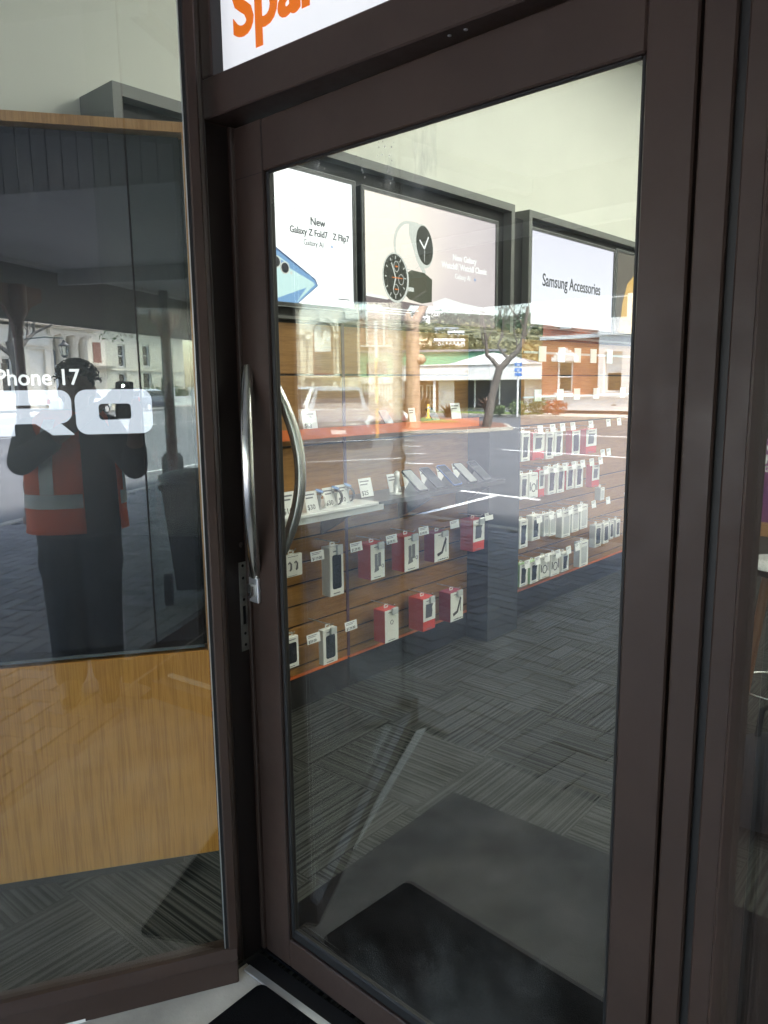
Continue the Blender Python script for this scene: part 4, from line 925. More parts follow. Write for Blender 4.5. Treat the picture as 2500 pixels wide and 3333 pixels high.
for k in range(12):
    a = R(30 * k); cu, cz = 0.693, 2.003
    mb.prism([(cu + .066 * math.cos(a) - .0025 * math.sin(a), cz + .086 * math.sin(a) + .0025 * math.cos(a)), (cu + .080 * math.cos(a) - .0025 * math.sin(a), cz + .102 * math.sin(a) + .0025 * math.cos(a)), (cu + .080 * math.cos(a) + .0025 * math.sin(a), cz + .102 * math.sin(a) - .0025 * math.cos(a)), (cu + .066 * math.cos(a) + .0025 * math.sin(a), cz + .086 * math.sin(a) - .0025 * math.cos(a))], Y1 - .0036, Y1 - .0033)
mb.prism([(0.690, 2.0), (0.660, 2.068), (0.665, 2.072), (0.697, 2.004)], Y1 - .0036, Y1 - .0033); mb.prism([(0.690, 2.004), (0.672, 1.945), (0.678, 1.943), (0.698, 2.0)], Y1 - .0036, Y1 - .0033)
for cu, cz in ((0.735, 1.995), (0.695, 1.945), (0.70, 2.055)): mb.ring(E_(cu, cz, .021, .026, 0, 16), E_(cu, cz, .018, .023, 0, 16), Y1 - .0036, Y1 - .0033)
O('dial_picture', mb, 'scr_silver', t2)
mb = MB(FL); mb.box(0.665, 0.745, Y1 - .0039, Y1 - .0037, 1.999, 2.003); mb.box(0.685, 0.712, Y1 - .0039, Y1 - .0037, 1.944, 1.949); mb.box(0.69, 0.71, Y1 - .0039, Y1 - .0037, 2.052, 2.058); O('dial_picture', mb, 'scr_orange', t2)
mb = MB(FL); mb.prism(E_(0.912, 2.175, .080, .108, 14), Y1 - .0030, Y1 - .0024); O('watch_picture', mb, 'scr_silver', t2)
mb = MB(FL); mb.prism(E_(0.922, 2.180, .066, .096, 14), Y1 - .0036, Y1 - .0031); O('watch_picture', mb, 'scr_charcoal', t2)
mb = MB(FL); mb.prism([(0.918, 2.172), (0.884, 2.206), (0.878, 2.200), (0.914, 2.162)], Y1 - .0040, Y1 - .0037); mb.prism([(0.914, 2.168), (0.950, 2.228), (0.957, 2.223), (0.922, 2.160)], Y1 - .0040, Y1 - .0037); mb.box(0.919, 0.921, Y1 - .0040, Y1 - .0037, 2.10, 2.16); O('hands_picture', mb, 'scr_white', t2)
text('New Galaxy', 0.044, FL, 1.275, 2.136, Y1, 'scr_white', t2, 'CENTER', bold=0.0013, name='lettering')
text('Watch8', 0.044, FL, 1.210, 2.090, Y1, 'scr_white', t2, 'RIGHT', bold=0.0013, name='lettering')
text('Watch8 Classic', 0.044, FL, 1.232, 2.090, Y1, 'scr_white', t2, 'LEFT', bold=0.0013, name='lettering', sx=0.92)
mb = MB(FL); mb.box(1.219, 1.221, Y1 - .0005, Y1, 2.082, 2.128); O('divider', mb, 'scr_white', t2)
text('Galaxy AI', 0.040, FL, 1.185, 2.042, Y1, 'scr_white', t2, 'LEFT', name='lettering', sx=0.92)
mb = MB(FL); mb.prism([(1.372 + (0.014 if k % 2 == 0 else 0.004) * math.cos(R(45 * k)), 2.052 + (0.014 if k % 2 == 0 else 0.004) * math.sin(R(45 * k))) for k in range(8)], Y1 - .0006, Y1); O('star', mb, 'scr_teal_link', t2)
mb = MB(FL)
for k in range(3): mb.box(0.488, 0.872 - .05 * k, Y1 - .0010, Y1 - .0007, 1.850 - .012 * k, 1.8545 - .012 * k)
O('lettering', mb, 'scr_white', t2)
# third and fourth screens
t3 = tv(1.963, 3.085, 1.845, 2.398, 'scr_lilac', 'pale lilac poster screen with dark grey lettering')
text('Samsung Accessories', 0.108, FL, 2.500, 2.085, Y1, 'scr_ink', t3, 'CENTER', bold=0.0009, sx=0.86, name='lettering')
t4 = tv(3.143, 4.25, 1.845, 2.410, 'scr_brown', 'dark poster screen with a figure in a mustard jacket at the door stile edge')
mb = MB(FL); mb.prism([(3.22, 1.845), (3.26, 2.06), (3.33, 2.20), (3.44, 2.27), (3.60, 2.2), (3.7, 1.845)], Y1 - .001, Y1); O('jacket_picture', mb, 'scr_jacket', t4)
# cable covers, ticket rail above case rack
cr = T('ticket_rail', 'row of white tickets high on the case rack under the lilac screen', 'ticket rail', tuple(FL.M @ Vector((1.9, 0, 1.7))), 88.36)
mb = MB(FL); mb.box(1.66, 3.2, -0.15, -0.145, 1.655, 1.668); O('rail', mb, 'clear_plastic', cr)
for u in (1.82, 2.05, 2.26, 2.48, 2.72): mb = MB(FL); mb.box(u, u + .085, -0.156, -0.152, 1.61, 1.70); O('ticket', mb, 'white_card', cr)
cr = T('ticket_rail', 'row of white tickets at mid height on the case rack above the cases', 'ticket rail', tuple(FL.M @ Vector((1.9, 0, 1.4))), 88.36)
mb = MB(FL); mb.box(1.66, 3.2, -0.15, -0.145, 1.395, 1.405); O('rail', mb, 'clear_plastic', cr)
for u in (1.78, 2.05, 2.27, 2.54, 2.95): mb = MB(FL); mb.box(u, u + .08, -0.156, -0.152, 1.375, 1.445); O('ticket', mb, 'white_card', cr)

# ---- far part of the shop seen past the right jamb
st_ = T('stool', 'round white topped stool on wooden legs behind the right jamb', 'stool', (0.71, 2.25, 0), 10)
f = Fr(0.71, 2.25, 10)
mb = MB(f); mb.lathe([(0.165, 0.715), (0.175, 0.722), (0.175, 0.742)], n=28); O('seat_edge', mb, 'black_gloss', st_)
mb = MB(f); mb.lathe([(0.172, 0.7425), (0.165, 0.752), (0.0, 0.756)], n=28); O('seat', mb, 'white_gloss', st_)
for k in range(4):
    a = R(45 + 90 * k); mb = MB(f); mb.tube([(0.10 * math.cos(a), 0.10 * math.sin(a), 0.715), (0.20 * math.cos(a), 0.20 * math.sin(a), 0.0)], [0.017, 0.014], 8); O('leg', mb, 'stool_wood', st_)
mb = MB(f); pts = [(0.165 * math.cos(R(15 * k)), 0.165 * math.sin(R(15 * k)), 0.22) for k in range(25)]; mb.tube(pts, 0.006, 6, caps=False); O('foot_ring', mb, 'steel', st_)
bc = T('carry_bag', 'black bag slumped on the floor in front of the stool', 'bag', (0.86, 1.55, 0), 20)
f = Fr(0.86, 1.55, 20); mb = MB(f); mb.lathe([(0.10, 0.0), (0.16, 0.03), (0.17, 0.12), (0.13, 0.24), (0.07, 0.30), (0.03, 0.31)], n=18, sx=1.3, sy=0.8); O('bag_body', mb, 'navy', bc)
mb = MB(f); mb.tube([(-0.06, 0, 0.29), (-0.05, 0, 0.40), (0.0, 0, 0.44), (0.05, 0, 0.40), (0.06, 0, 0.29)], 0.010, 8); O('strap', mb, 'navy', bc)
dd = T('laptop_display', 'purple display unit with laptop range lettering on a wooden base', 'display unit', (0.15, 6.75, 0), 0)
mb = MB(); mb.box(-1.0, 1.4, 6.75, 7.25, 0.0, 0.12); O('base', mb, 'oak_edge', dd)
mb = MB(); mb.box(-0.98, 1.35, 6.86, 7.2, 0.12, 0.905); O('panel', mb, 'purple_panel', dd)
FX = Fr(0, 6.86, 0)
for i, t_ in enumerate(('EXPLORE OUR', 'LAPTOP', 'RANGE')): text(t_, (0.075, 0.115, 0.075)[i], FX, (-0.745, -0.640, -0.665)[i], (0.815, 0.695, 0.615)[i], -0.004, 'scr_silver', dd, bold=0.003, name='lettering')
mb = MB(); mb.box(-0.66, -0.50, 6.80, 6.855, 0.49, 0.56); O('leaflet', mb, 'pink', dd)
mb = MB(); mb.box(-0.66, -0.50, 6.80, 6.855, 0.30, 0.485); O('leaflet', mb, 'mid_blue', dd)
ws = T('wall_screen', 'bright lilac screen on the back wall seen past the right jamb', 'screen', (0.1, 8.85, 2), 0)
mb = MB(); mb.box(-1.9, 0.6, 8.84, 8.88, 1.93, 2.46); O('bezel', mb, 'black_matt', ws)
mb = MB(); mb.box(-1.87, 0.57, 8.825, 8.839, 1.96, 2.43); O('screen', mb, 'tv_letters', ws)
mb = MB(); mb.prism([(-1.22, 1.97), (-1.18, 2.2), (-1.10, 2.30), (-1.04, 2.2), (-1.0, 1.97)], 8.820, 8.824); O('figure_picture', mb, 'scr_shade', ws)
sf = T('wall_shelf', 'dark shelf with white boxes on the back wall under the lilac screen', 'shelf', (0, 8.8, 1.2), 0)
mb = MB(); mb.box(-1.2, 1.3, 8.6, 8.89, 0.96, 0.999); mb.box(-1.2, 1.3, 8.87, 8.89, 0.4, 1.85); O('board', mb, 'black_matt', sf)
for i, (x, w) in enumerate(((-1.12, .16), (-0.2, .22), (0.15, .2), (0.5, .25))):
    mb = MB(); mb.bbox(x, x + w, 8.62, 8.80, 1.0, 1.32); O('white_box', mb, 'white_card', None, 'white box on the dark wall shelf, %s from the left' % ordn[i], 'box', 'white boxes on the wall shelf')
# black display backs in the windows
o = T('display_plinth', 'black display plinth standing in the front window left of the entrance', 'plinth', (-1.05, -0.85, 0), 0)
mb = MB(); mb.bbox(-1.10, -0.80, -0.90, -0.60, 0.0, 1.28, 0.004); O('body', mb, 'black_matt', o)
mb = MB(); mb.box(-0.7995, -0.786, -0.90, -0.886, 0.0, 1.28); O('edge_trim', mb, 'purple_trim_reflection', o)
o = T('display_board', 'tall black display board standing inside the right splayed window', 'display board', (1.5, -0.4, 0), -68.3)
mb = MB(FRW); mb.bbox(0.12, 1.02, 0.16, 0.22, 0.10, 2.3, 0.003); O('board', mb, 'black_matt', o)
mb = MB(FRW); mb.box(0.3, 0.9, 0.12, 0.30, 0.0, 0.10); O('foot', mb, 'bronze_dark', o)
# ================================================================== VERANDA
ve = T('veranda', 'street veranda roof with boarded ceiling and dark fascia over the pavement', 'veranda', (0, -3.2, 2.3), 0)
mb = MB(); mb.box(-9.6, 12.0, -5.42, -1.0, 3.55, 3.62); O('roof_sheet', mb, 'roof_grey', ve)
mb = MB(); mb.box(-9.6, 3.60, -5.30, -1.22, 3.40, 3.45); mb.box(3.62, 12.0, -5.30, -1.0, 2.92, 2.97)
O('ceiling_board', mb, 'veranda_ceiling', ve)
mb = MB()
x = -5.29
for i in range(34): mb.bbox(3.585, 3.615, -5.29 + i * 0.125, -5.29 + i * 0.125 + 0.119, 2.90, 3.40, 0.004)
O('boarded_end', mb, 'veranda_ceiling', ve)
mb = MB(); mb.bbox(7.0, 7.09, -5.29, -1.4, 2.74, 2.92, 0.004); mb.bbox(-9.6, 12.0, -5.295, -5.20, 2.88, 3.0, 0.004)
for x in (-8, -5.5, -3, -0.5, 2.0): mb.bbox(x, x + 0.09, -5.29, -1.25, 3.26, 3.40, 0.004)
O('beam', mb, 'veranda_ceiling', ve)
mb = MB(); mb.prism([(-9.6, 3.55), (-9.6, 2.86), (-7.1, 2.61), (-5.4, 2.45), (-3.6, 2.27), (12.0, 2.27), (12.0, 3.55)], -5.42, -5.37)
mb.box(-9.6, 12.0, -5.369, -5.30, 2.90, 3.5)
O('fascia', mb, 'fascia_dark', ve)
mb = MB()
mb.box(11.9, 12.0, -5.3, -1.3, 0, 3.5) if False else None
pf = T('veranda_post', 'x', 'post', (0, 0, 0), 0, 'cast iron posts holding up the veranda')
mb = MB(); mb.lathe([(0.115, 0.0), (0.115, 0.07), (0.095, 0.09), (0.100, 0.16), (0.072, 0.20), (0.068, 0.34), (0.086, 0.39), (0.086, 0.45), (0.070, 0.49), (0.074, 0.62), (0.092, 0.68), (0.078, 0.73), (0.060, 0.78)], n=20)
O('pedestal', mb, 'post_red', pf)
mb = MB(); mb.lathe([(0.056, 0.78), (0.052, 1.25), (0.066, 1.28), (0.066, 1.31), (0.052, 1.34), (0.049, 2.05)], n=20); O('shaft', mb, 'post_red', pf)
mb = MB(); mb.lathe([(0.060, 2.05), (0.060, 2.09), (0.052, 2.11), (0.075, 2.22), (0.115, 2.30), (0.12, 2.58)], n=20)
for s_ in (-1, 1): mb.prism([(s_ * 0.05, 2.02), (s_ * 0.09, 2.20), (s_ * 0.22, 2.36), (s_ * 0.42, 2.44), (s_ * 0.42, 2.58), (s_ * 0.05, 2.58)], -0.02, 0.02)
O('capital', mb, 'post_red', pf)
pos = [(-4.40, 'standing in front of the green building and big tree'), (9.0, 'beside the dark green pole at the kerb'), (5.75, 'behind the photographer in front of the columned building'), (-0.95, 'nearest the shop door'), (2.40, 'between the door and the photographer side'), (-7.7, 'farthest left by the parked cars')]
for i, (x, lb) in enumerate(pos):
    o = pf if i == 0 else dup(pf, (0, 0, 0)); o.location = (x, -4.95, 0); o['label'] = 'dark red cast iron veranda post ' + lb

# green pole at the kerb, litter bin, wheelie bin, hanging banner
o = T('kerb_pole', 'dark green square footed pole at the kerb beside a red veranda post', 'pole', (9.28, -5.36, 0), 0)
f = Fr(9.28, -5.10, 0); o.location = (9.28, -5.10, 0)
mb = MB(f); mb.bbox(-0.125, 0.125, -0.125, 0.125, 0.0, 0.42, 0.01); mb.bbox(-0.10, 0.10, -0.10, 0.10, 0.42, 0.47, 0.01); O('foot', mb, 'post_green', o)
mb = MB(f); mb.lathe([(0.085, 0.47), (0.075, 2.0), (0.07, 3.4)], n=16); O('pole', mb, 'post_green', o)
mb = MB(f); mb.bbox(-0.13, 0.05, -0.05, 0.05, 1.38, 1.62, 0.008); O('control_box', mb, 'post_green', o)
o = T('wheelie_bin', 'black wheelie bin on the pavers near the right splayed window', 'bin', (3.36, -1.72, 0), 65)
f = Fr(3.36, -1.72, 65)
mb = MB(f)
V = [(-0.20, -0.22, 0.09), (0.20, -0.22, 0.09), (0.20, 0.22, 0.09), (-0.20, 0.22, 0.09), (-0.26, -0.28, 0.80), (0.26, -0.28, 0.80), (0.26, 0.28, 0.80), (-0.26, 0.28, 0.80)]
mb.add(V, [(0, 3, 2, 1), (4, 5, 6, 7), (0, 1, 5, 4), (1, 2, 6, 5), (2, 3, 7, 6), (3, 0, 4, 7)]); mb.bbox(-0.28, 0.28, -0.30, 0.30, 0.80, 0.84, 0.01); O('body', mb, 'bin_plastic', o)
mb = MB(f); mb.lathe([(0.30, 0.842), (0.30, 0.87), (0.20, 0.90), (0.0, 0.915)], n=20, sx=1, sy=1); O('lid', mb, 'bin_plastic', o)
mb = MB(f); mb.tube([(-0.22, 0.27, 0.83), (-0.22, 0.37, 0.85), (0.22, 0.37, 0.85), (0.22, 0.27, 0.83)], 0.018, 8); O('handle', mb, 'bin_plastic', o)
for s_ in (-1, 1): mb = MB(f); mb.wheel((s_ * 0.25, 0.26, 0.11), 0.11, 0.05, 'x', 22); O('wheel', mb, 'tyre', o)
o = T('litter_bin', 'tall dark litter bin with a domed top beyond the red post', 'bin', (10.9, -4.3, 0), 0)
f = Fr(10.9, -4.3, 0)
mb = MB(f); mb.lathe([(0.36, 0.0), (0.38, 0.05), (0.38, 1.05)], n=22); O('body', mb, 'post_green', o)
mb = MB(f); mb.lathe([(0.40, 1.05), (0.40, 1.12), (0.30, 1.28), (0.12, 1.36), (0.0, 1.38)], n=22); O('dome', mb, 'post_green', o)
o = T('hanging_banner', 'pale narrow banner reading open hanging under the veranda edge', 'banner', (-4.35, -4.27, 2.1), 0)
f = Fr(-4.42, -4.25, -48)
mb = MB(f); mb.box(-0.095, 0.095, -0.003, 0.003, 1.56, 2.14); O('cloth', mb, 'glass_banner' if 'glass_banner' in MATS else 'blind', o)
mb = MB(f); mb.tube([(-0.10, 0, 2.15), (0.10, 0, 2.15)], 0.006, 6); mb.tube([(0, 0, 2.15), (0, 0, 3.26)], 0.003, 6); O('rod', mb, 'steel_worn', o)
FB = Fr(0, 0, 0); FB.M = f.M @ Matrix.Rotation(math.pi, 4, 'Z')
text('open', 0.066, FB, 0, 1.72, -0.0045, 'ink_white' if 'ink_white' in MATS else 'white_paint', o, 'CENTER', bold=0.001, name='lettering')

# ================================================================== ROAD
ZR = -0.10
mb = MB(); mb.box(-160, 160, -90, -5.335, -0.35, ZR); O('road', mb, 'asphalt', kind='structure')
mb = MB()
def line(x0, y0, x1, y1, w, z=ZR + 0.004, h=0.004):
    d = Vector((x1 - x0, y1 - y0, 0)); n_ = Vector((-d.y, d.x, 0)).normalized() * w / 2
    a, b_ = Vector((x0, y0, z)), Vector((x1, y1, z))
    mb.add([a - n_, b_ - n_, b_ + n_, a + n_], [(0, 1, 2, 3)])
line(-4.72, -5.55, -5.02, -7.62, 0.10); line(-5.70, -7.65, -4.30, -7.62, 0.10)
line(1.3, -5.4, 1.3, -7.62, 0.10); line(0.7, -7.63, 1.9, -7.63, 0.10); line(11.0, -6.9, 12.9, -6.45, 0.08)
line(-9.5, -13.87, 14, -13.6, 0.12)
line(-13.1, -19.6, 20, -18.6, 0.14); line(-19, -18.2, -13.5, -22.5, 0.18); line(-30, -16.4, -17.5, -17.2, 0.12)
for k in range(7): line(-9.3 - 1.6 * k, -10.0 - 1.55 * k, -8.6 - 1.6 * k, -10.3 - 1.55 * k, 0.10)
line(10, -17.4, 34, -15.6, 0.16); line(14, -21.0, 44, -24.2, 0.14)
O('road_markings', mb, 'road_paint', kind='structure')
# traffic island with grass, path and the far pavement
isl = [(-14.2, -18.2), (-14.0, -20.6), (-15.4, -22.2), (-19, -24.2), (-27, -27.0), (-34, -27.0), (-36, -23), (-28, -19.6), (-20, -17.2), (-16.6, -16.7)]
def inset(pl_, k): 
    cx = sum(p[0] for p in pl_) / len(pl_); cy = sum(p[1] for p in pl_) / len(pl_); return [(cx + (p[0] - cx) * k, cy + (p[1] - cy) * k) for p in pl_]
mb = MB(); mb.prism(isl, ZR + .001, 0.0, 'xy'); O('traffic_island', mb, 'kerb_stone', kind='structure')
mb = MB(); mb.prism(inset(isl, .97), 0.004, 0.02, 'xy'); O('island_soil', mb, 'soil', kind='structure')
mb = MB(); mb.prism([(-19.4, -19.4), (-17.4, -21.8), (-20, -23.4), (-28, -25.6), (-33, -25), (-30, -21.6)], 0.022, 0.05, 'xy'); O('grass', mb, 'grass', kind='structure')
mb = MB(); mb.box(-60, 75, -60, -28.4, -0.2, 0.02); O('far_pavement', mb, 'concrete', kind='structure')
mb = MB(); mb.box(-34, -19.3, -30.6, -28.9, 0.021, 0.05); O('verge_grass', mb, 'grass', kind='structure')

# ================================================================== BUILDINGS ACROSS THE ROAD
def sash(o, fr, x0, x1, z0, z1, y, fm='plaster_white', pane='win_dark', blind=0.0, sill=None, mid=True):
    mb = MB(fr); t = 0.07; xs = 1 if x1 > x0 else -1
    mb.ring([(x0, z0), (x1, z0), (x1, z1), (x0, z1)], [(x0 + t * xs, z0 + t), (x1 - t * xs, z0 + t), (x1 - t * xs, z1 - t), (x0 + t * xs, z1 - t)], y - .05, y + .03)
    if mid: mb.box(x0 + t * xs, x1 - t * xs, y - .03, y + .02, (z0 + z1) / 2 - .03, (z0 + z1) / 2 + .03)
    w = O('window', mb, fm, o)
    mb = MB(fr); mb.box(x0 + t * xs, x1 - t * xs, y + .03, y + .05, z0 + t, z1 - t); O('pane', mb, pane, w)
    if blind: mb = MB(fr); mb.box(x0 + t * xs, x1 - t * xs, y + .022, y + .028, z1 - t - (z1 - z0) * blind, z1 - t); O('blind', mb, 'blind', w)
    if sill: mb = MB(fr); mb.box(x0 - .1 * xs, x1 + .1 * xs, y - .16, y + .0, z0 - .12, z0 - .001); O('sill', mb, sill, w)
    return w
# brick and white corner building (faces +Y): local frame with x reversed so n points away
FBk = Fr(0, -31.5, 180)     # local u = -X, n = -Y
bb = T('brick_building', 'red brick building with white plinth and stepped white window heads', 'building', (-18, -31.5, 0), 0)
def holes(mb, fr_x0, fr_x1, z0, z1, y0, y1, hs):
    """wall slab between z0..z1 with rectangular openings (x0,x1,z0,z1), butted blocks"""
    xs = sorted({fr_x0, fr_x1, *[h[0] for h in hs], *[h[1] for h in hs]})
    for a, b_ in zip(xs[:-1], xs[1:]):
        hh = sorted([h for h in hs if h[0] <= a + 1e-6 and h[1] >= b_ - 1e-6], key=lambda h: h[2]); z = z0
        for h in hh:
            if h[2] > z: mb.box(a, b_, y0, y1, z, h[2])
            z = h[3]
        if z < z1: mb.box(a, b_, y0, y1, z, z1)
mb = MB(FBk); holes(mb, 16.90, 20.1, 0.90, 9.0, 0.0, 0.3, [(18.36, 19.23, 1.02, 2.52), (18.36, 19.23, 4.9, 6.6)]); mb.box(20.1, 20.101, 0, 9, .9, 9.0); O('brick_wall', mb, 'brick_red', bb)
mb = MB(FBk); holes(mb, 12.0, 16.88, 0.90, 9.4, -0.25, 0.3, [(15.70, 16.60, 1.02, 2.85), (13.2, 14.1, 1.02, 2.85), (15.55, 16.75, 4.3, 6.3), (13.0, 14.2, 4.3, 6.3)])
mb.box(12.0, 20.14, -0.30, 0.3, 0.18, 0.80); mb.box(12.0, 20.2, -0.38, 0.3, 0.80, 0.899); mb.box(16.9, 20.2, -0.12, -0.001, 3.55, 3.72); mb.box(12, 16.9, -0.36, -0.251, 3.6, 3.8)
O('white_wall', mb, 'plaster_white', bb)
mb = MB(FBk); mb.box(12.0, 20.0, -0.27, 0.3, 0.0, 0.179); O('foundation', mb, 'plum_plinth', bb)
mb = MB(FBk); mb.box(12.0, 20.1, 0.31, 9, 0, 8.8); O('core', mb, 'plaster_cream', bb)
mb = MB(FBk); c = 18.80
st1 = [(c - .72, 2.50), (c - .72, 2.72), (c - .60, 2.72), (c - .60, 2.82), (c - .46, 2.82), (c - .46, 2.92), (c - .32, 2.92), (c - .32, 3.02), (c - .12, 3.02), (c - .12, 3.14), (c + .12, 3.14), (c + .12, 3.02), (c + .32, 3.02), (c + .32, 2.92), (c + .46, 2.92), (c + .46, 2.82), (c + .60, 2.82), (c + .60, 2.72), (c + .72, 2.72), (c + .72, 2.50)]
mb.prism(st1, -0.08, -0.001); mb.box(c - .62, c + .62, -0.10, -.001, 4.15, 4.3); mb.box(c - .5, c + .5, -0.10, -.001, 0.90, 1.0); mb.box(c - .3, c + .3, -0.07, -.001, 4.02, 4.149)
O('stepped_head', mb, 'plaster_white', bb)
sash(bb, FBk, 18.38, 19.21, 1.03, 2.50, 0.08); sash(bb, FBk, 18.38, 19.21, 4.92, 6.58, 0.08)
sash(bb, FBk, 15.72, 16.58, 1.04, 2.83, 0.0, blind=.48); sash(bb, FBk, 13.22, 14.08, 1.04, 2.83, 0.0); sash(bb, FBk, 15.57, 16.73, 4.32, 6.28, 0.0); sash(bb, FBk, 13.02, 14.18, 4.32, 6.28, 0.0)
mb = MB(FBk)
for u in (15.9, 18.6): mb.box(u, u + .22, -0.306, -0.30, 0.42, 0.47)
O('vent', mb, 'hole', bb)

# low white building with a deep fascia, entrance corner
wb = T('white_building', 'low white office with deep flat fascia, dark glazing and corner entrance', 'building', (-24, -32, 0), 0)
FWh = Fr(-20.3, -31.9, 180 - 25)   # runs away from the brick building
mb = MB(FWh); mb.bbox(0.0, 7.6, -0.5, 1.0, 1.66, 2.42, 0.02); mb.bbox(0, 7.6, -0.56, 1.05, 2.42, 2.48, 0.01)
mb.box(0.0, 0.9, 0.2, 0.5, 0, 1.66); mb.box(4.7, 5.5, 0.2, 0.5, 0, 1.66); mb.box(7.4, 7.6, -0.45, -0.3, 0, 1.66); mb.box(5.5, 5.62, -0.4, -0.28, 0, 1.66); mb.box(0, 7.6, 0.5, 6, 0, 1.7)
mb.prism([(0.3, 2.48), (2.6, 3.05), (3.0, 3.05), (5.2, 2.48)], 0.6, 5.5)
O('wall', mb, 'plaster_white', wb)
mb = MB(FWh); mb.box(0.9, 4.7, 0.25, 0.3, 0.25, 1.66); O('glazing', mb, 'win_dark', wb)
mb = MB(FWh); 
for u in (0.9, 2.2, 3.5, 4.64): mb.box(u, u + .06, 0.19, 0.249, 0.25, 1.66)
O('mullion', mb, 'plaster_white', wb)
mb = MB(FWh); mb.box(5.5, 7.4, 0.25, 0.45, 0, 1.66); O('entrance_wall', mb, 'brownish', wb)
for u in (5.75, 6.35, 6.9): mb = MB(FWh); mb.ring([(u, .05), (u + .42, .05), (u + .42, 1.45), (u, 1.45)], [(u + .06, .12), (u + .36, .12), (u + .36, 1.38), (u + .06, 1.38)], 0.16, 0.24); mb.box(u + .18, u + .23, .17, .23, .12, 1.38); d_ = O('door', mb, 'plaster_cream', wb); mb = MB(FWh); mb.box(u + .06, u + .36, .22, .245, .12, 1.38); O('pane', mb, 'win_dark', d_)
# louvred white building and green wall behind
lb_ = T('green_building', 'long building with a plain green upper wall and white louvred screen', 'building', (-34, -40, 0), 0)
FG = Fr(-27.2, -37.0, 180 - 42)
mb = MB(FG); mb.box(-0.5, 16, 0, 8, 1.95, 3.42); O('green_wall', mb, 'green_wall', lb_)
mb = MB(FG); mb.box(-0.7, 16.2, -0.15, 8.1, 3.42, 3.55); O('roof_edge', mb, 'roof_grey', lb_)
mb = MB(FG); mb.box(-0.5, 16, -0.1, 7.9, 0, 0.55); mb.box(-0.5, 16, -0.2, 7.9, 1.55, 1.94); O('white_wall', mb, 'plaster_white', lb_)
mb = MB(FG)
for k in range(90): mb.box(-0.4 + .18 * k, -0.4 + .18 * k + .07, -0.12, 0.04, 0.55, 1.55)
O('louvre_screen', mb, 'plaster_white', lb_)
mb = MB(FG); mb.box(-0.5, 16, 0.05, 0.1, 0.55, 1.55); O('louvre_back', mb, 'roof_grey', lb_)
# small houses and roofs between
# arched Italianate building
ab = T('arched_building', 'cream stone building with round arched windows and carved keystones', 'building', (-33.9, -28.3, 0), 0)
FA = Fr(-33.86, -28.29, 135 + 180 - 0)  # placeholder heading fixed below
_a = Vector((-32.13 + 36.65, -30.37 + 24.94, 0)); FA = Fr(-33.86, -28.29, math.degrees(math.atan2(-_a.y, -_a.x)))
# u runs to the left seen from the shop; n points away from the shop
def arch_pts(c, w, zs, r, n=14): return [(c + r * math.cos(R(180 * i / n)), zs + r * math.sin(R(180 * i / n))) for i in range(n + 1)]
mb = MB(FA)
cs = [-0.58, 1.99, 4.56]; hw = 0.60; zs = 4.58; z_sill = 2.08
for i, c in enumerate(cs):
    l_ = c - 1.285; r_ = c + 1.285
    mb.box(l_, c - hw, 0, .4, 0.0, zs); mb.box(c + hw, r_, 0, .4, 0.0, zs); mb.box(c - hw, c + hw, 0, .4, 0, z_sill)
    A_ = arch_pts(c, hw, zs, hw); 
    top = 6.9
    V = [(p[0], 0, p[1]) for p in A_] + [(p[0], 0, top) for p in A_]; n_ = len(A_)
    mb.add(V, [[k, k + 1, n_ + k + 1, n_ + k] for k in range(n_ - 1)])
    V = [(p[0], 0, p[1]) for p in A_] + [(p[0], .4, p[1]) for p in A_]; mb.add(V, [[k, n_ + k, n_ + k + 1, k + 1] for k in range(n_ - 1)])
    mb.box(l_, c - hw, 0, .4, zs, top); mb.box(c + hw, r_, 0, .4, zs, top)
mb.box(-2.75, -1.87, -0.25, .4, 0, 6.9); mb.box(5.85, 14, 0, .4, 0, 6.9); mb.box(-2.75, 14, 0.45, 9, 0, 6.8)
O('wall', mb, 'stone_cream', ab)
mb = MB(FA)
for c in cs:
    for r0_, r1_, d_ in ((0.64, 0.80, .10), (0.82, 0.98, .18), (1.0, 1.08, .12)):
        o_ = arch_pts(c, 0, zs, r1_); i_ = arch_pts(c, 0, zs, r0_); k_ = len(o_)
        V = [(p[0], -d_, p[1]) for p in o_] + [(p[0], -d_, p[1]) for p in i_] + [(p[0], 0, p[1]) for p in o_] + [(p[0], 0, p[1]) for p in i_]
        F = []
        for q in range(k_ - 1): F += [[q, q + 1, k_ + q + 1, k_ + q], [q, 2 * k_ + q, 2 * k_ + q + 1, q + 1], [k_ + q, k_ + q + 1, 3 * k_ + q + 1, 3 * k_ + q]]
        mb.add(V, F)
    mb.prism([(c - .14, zs + .55), (c + .14, zs + .55), (c + .22, zs + 1.25), (c - .22, zs + 1.25)], -0.32, -0.0)
    for s_ in (-1, 1):
        x_ = c + s_ * 0.84
        mb.lathe([(0.13, z_sill + .1), (0.11, z_sill + .25), (0.10, zs - .45), (0.13, zs - .42)], x_, -0.14, 10)
        mb.prism([(x_ - .16, zs - .42), (x_ + .16, zs - .42), (x_ + .22, zs - .16), (x_ - .22, zs - .16)], -0.30, -0.0); mb.wheel((x_ - .14, -.3, zs - .28), 0.07, .06, 'y', 10); mb.wheel((x_ + .14, -.3, zs - .28), 0.07, .06, 'y', 10)
        mb.box(x_ - .17, x_ + .17, -0.30, -0.0, z_sill, z_sill + .12)
    mb.box(c - 1.05, c + 1.05, -0.36, -.0, z_sill - .14, z_sill - .001); mb.prism([(-.30, z_sill - .141), (-.001, z_sill - .141), (-.001, z_sill - .34)], c - .9, c + .9, 'yz')
    mb.box(c - .75, c - .55, -.2, -.001, z_sill - .75, z_sill - .36); mb.box(c + .55, c + .75, -.2, -.001, z_sill - .75, z_sill - .36)
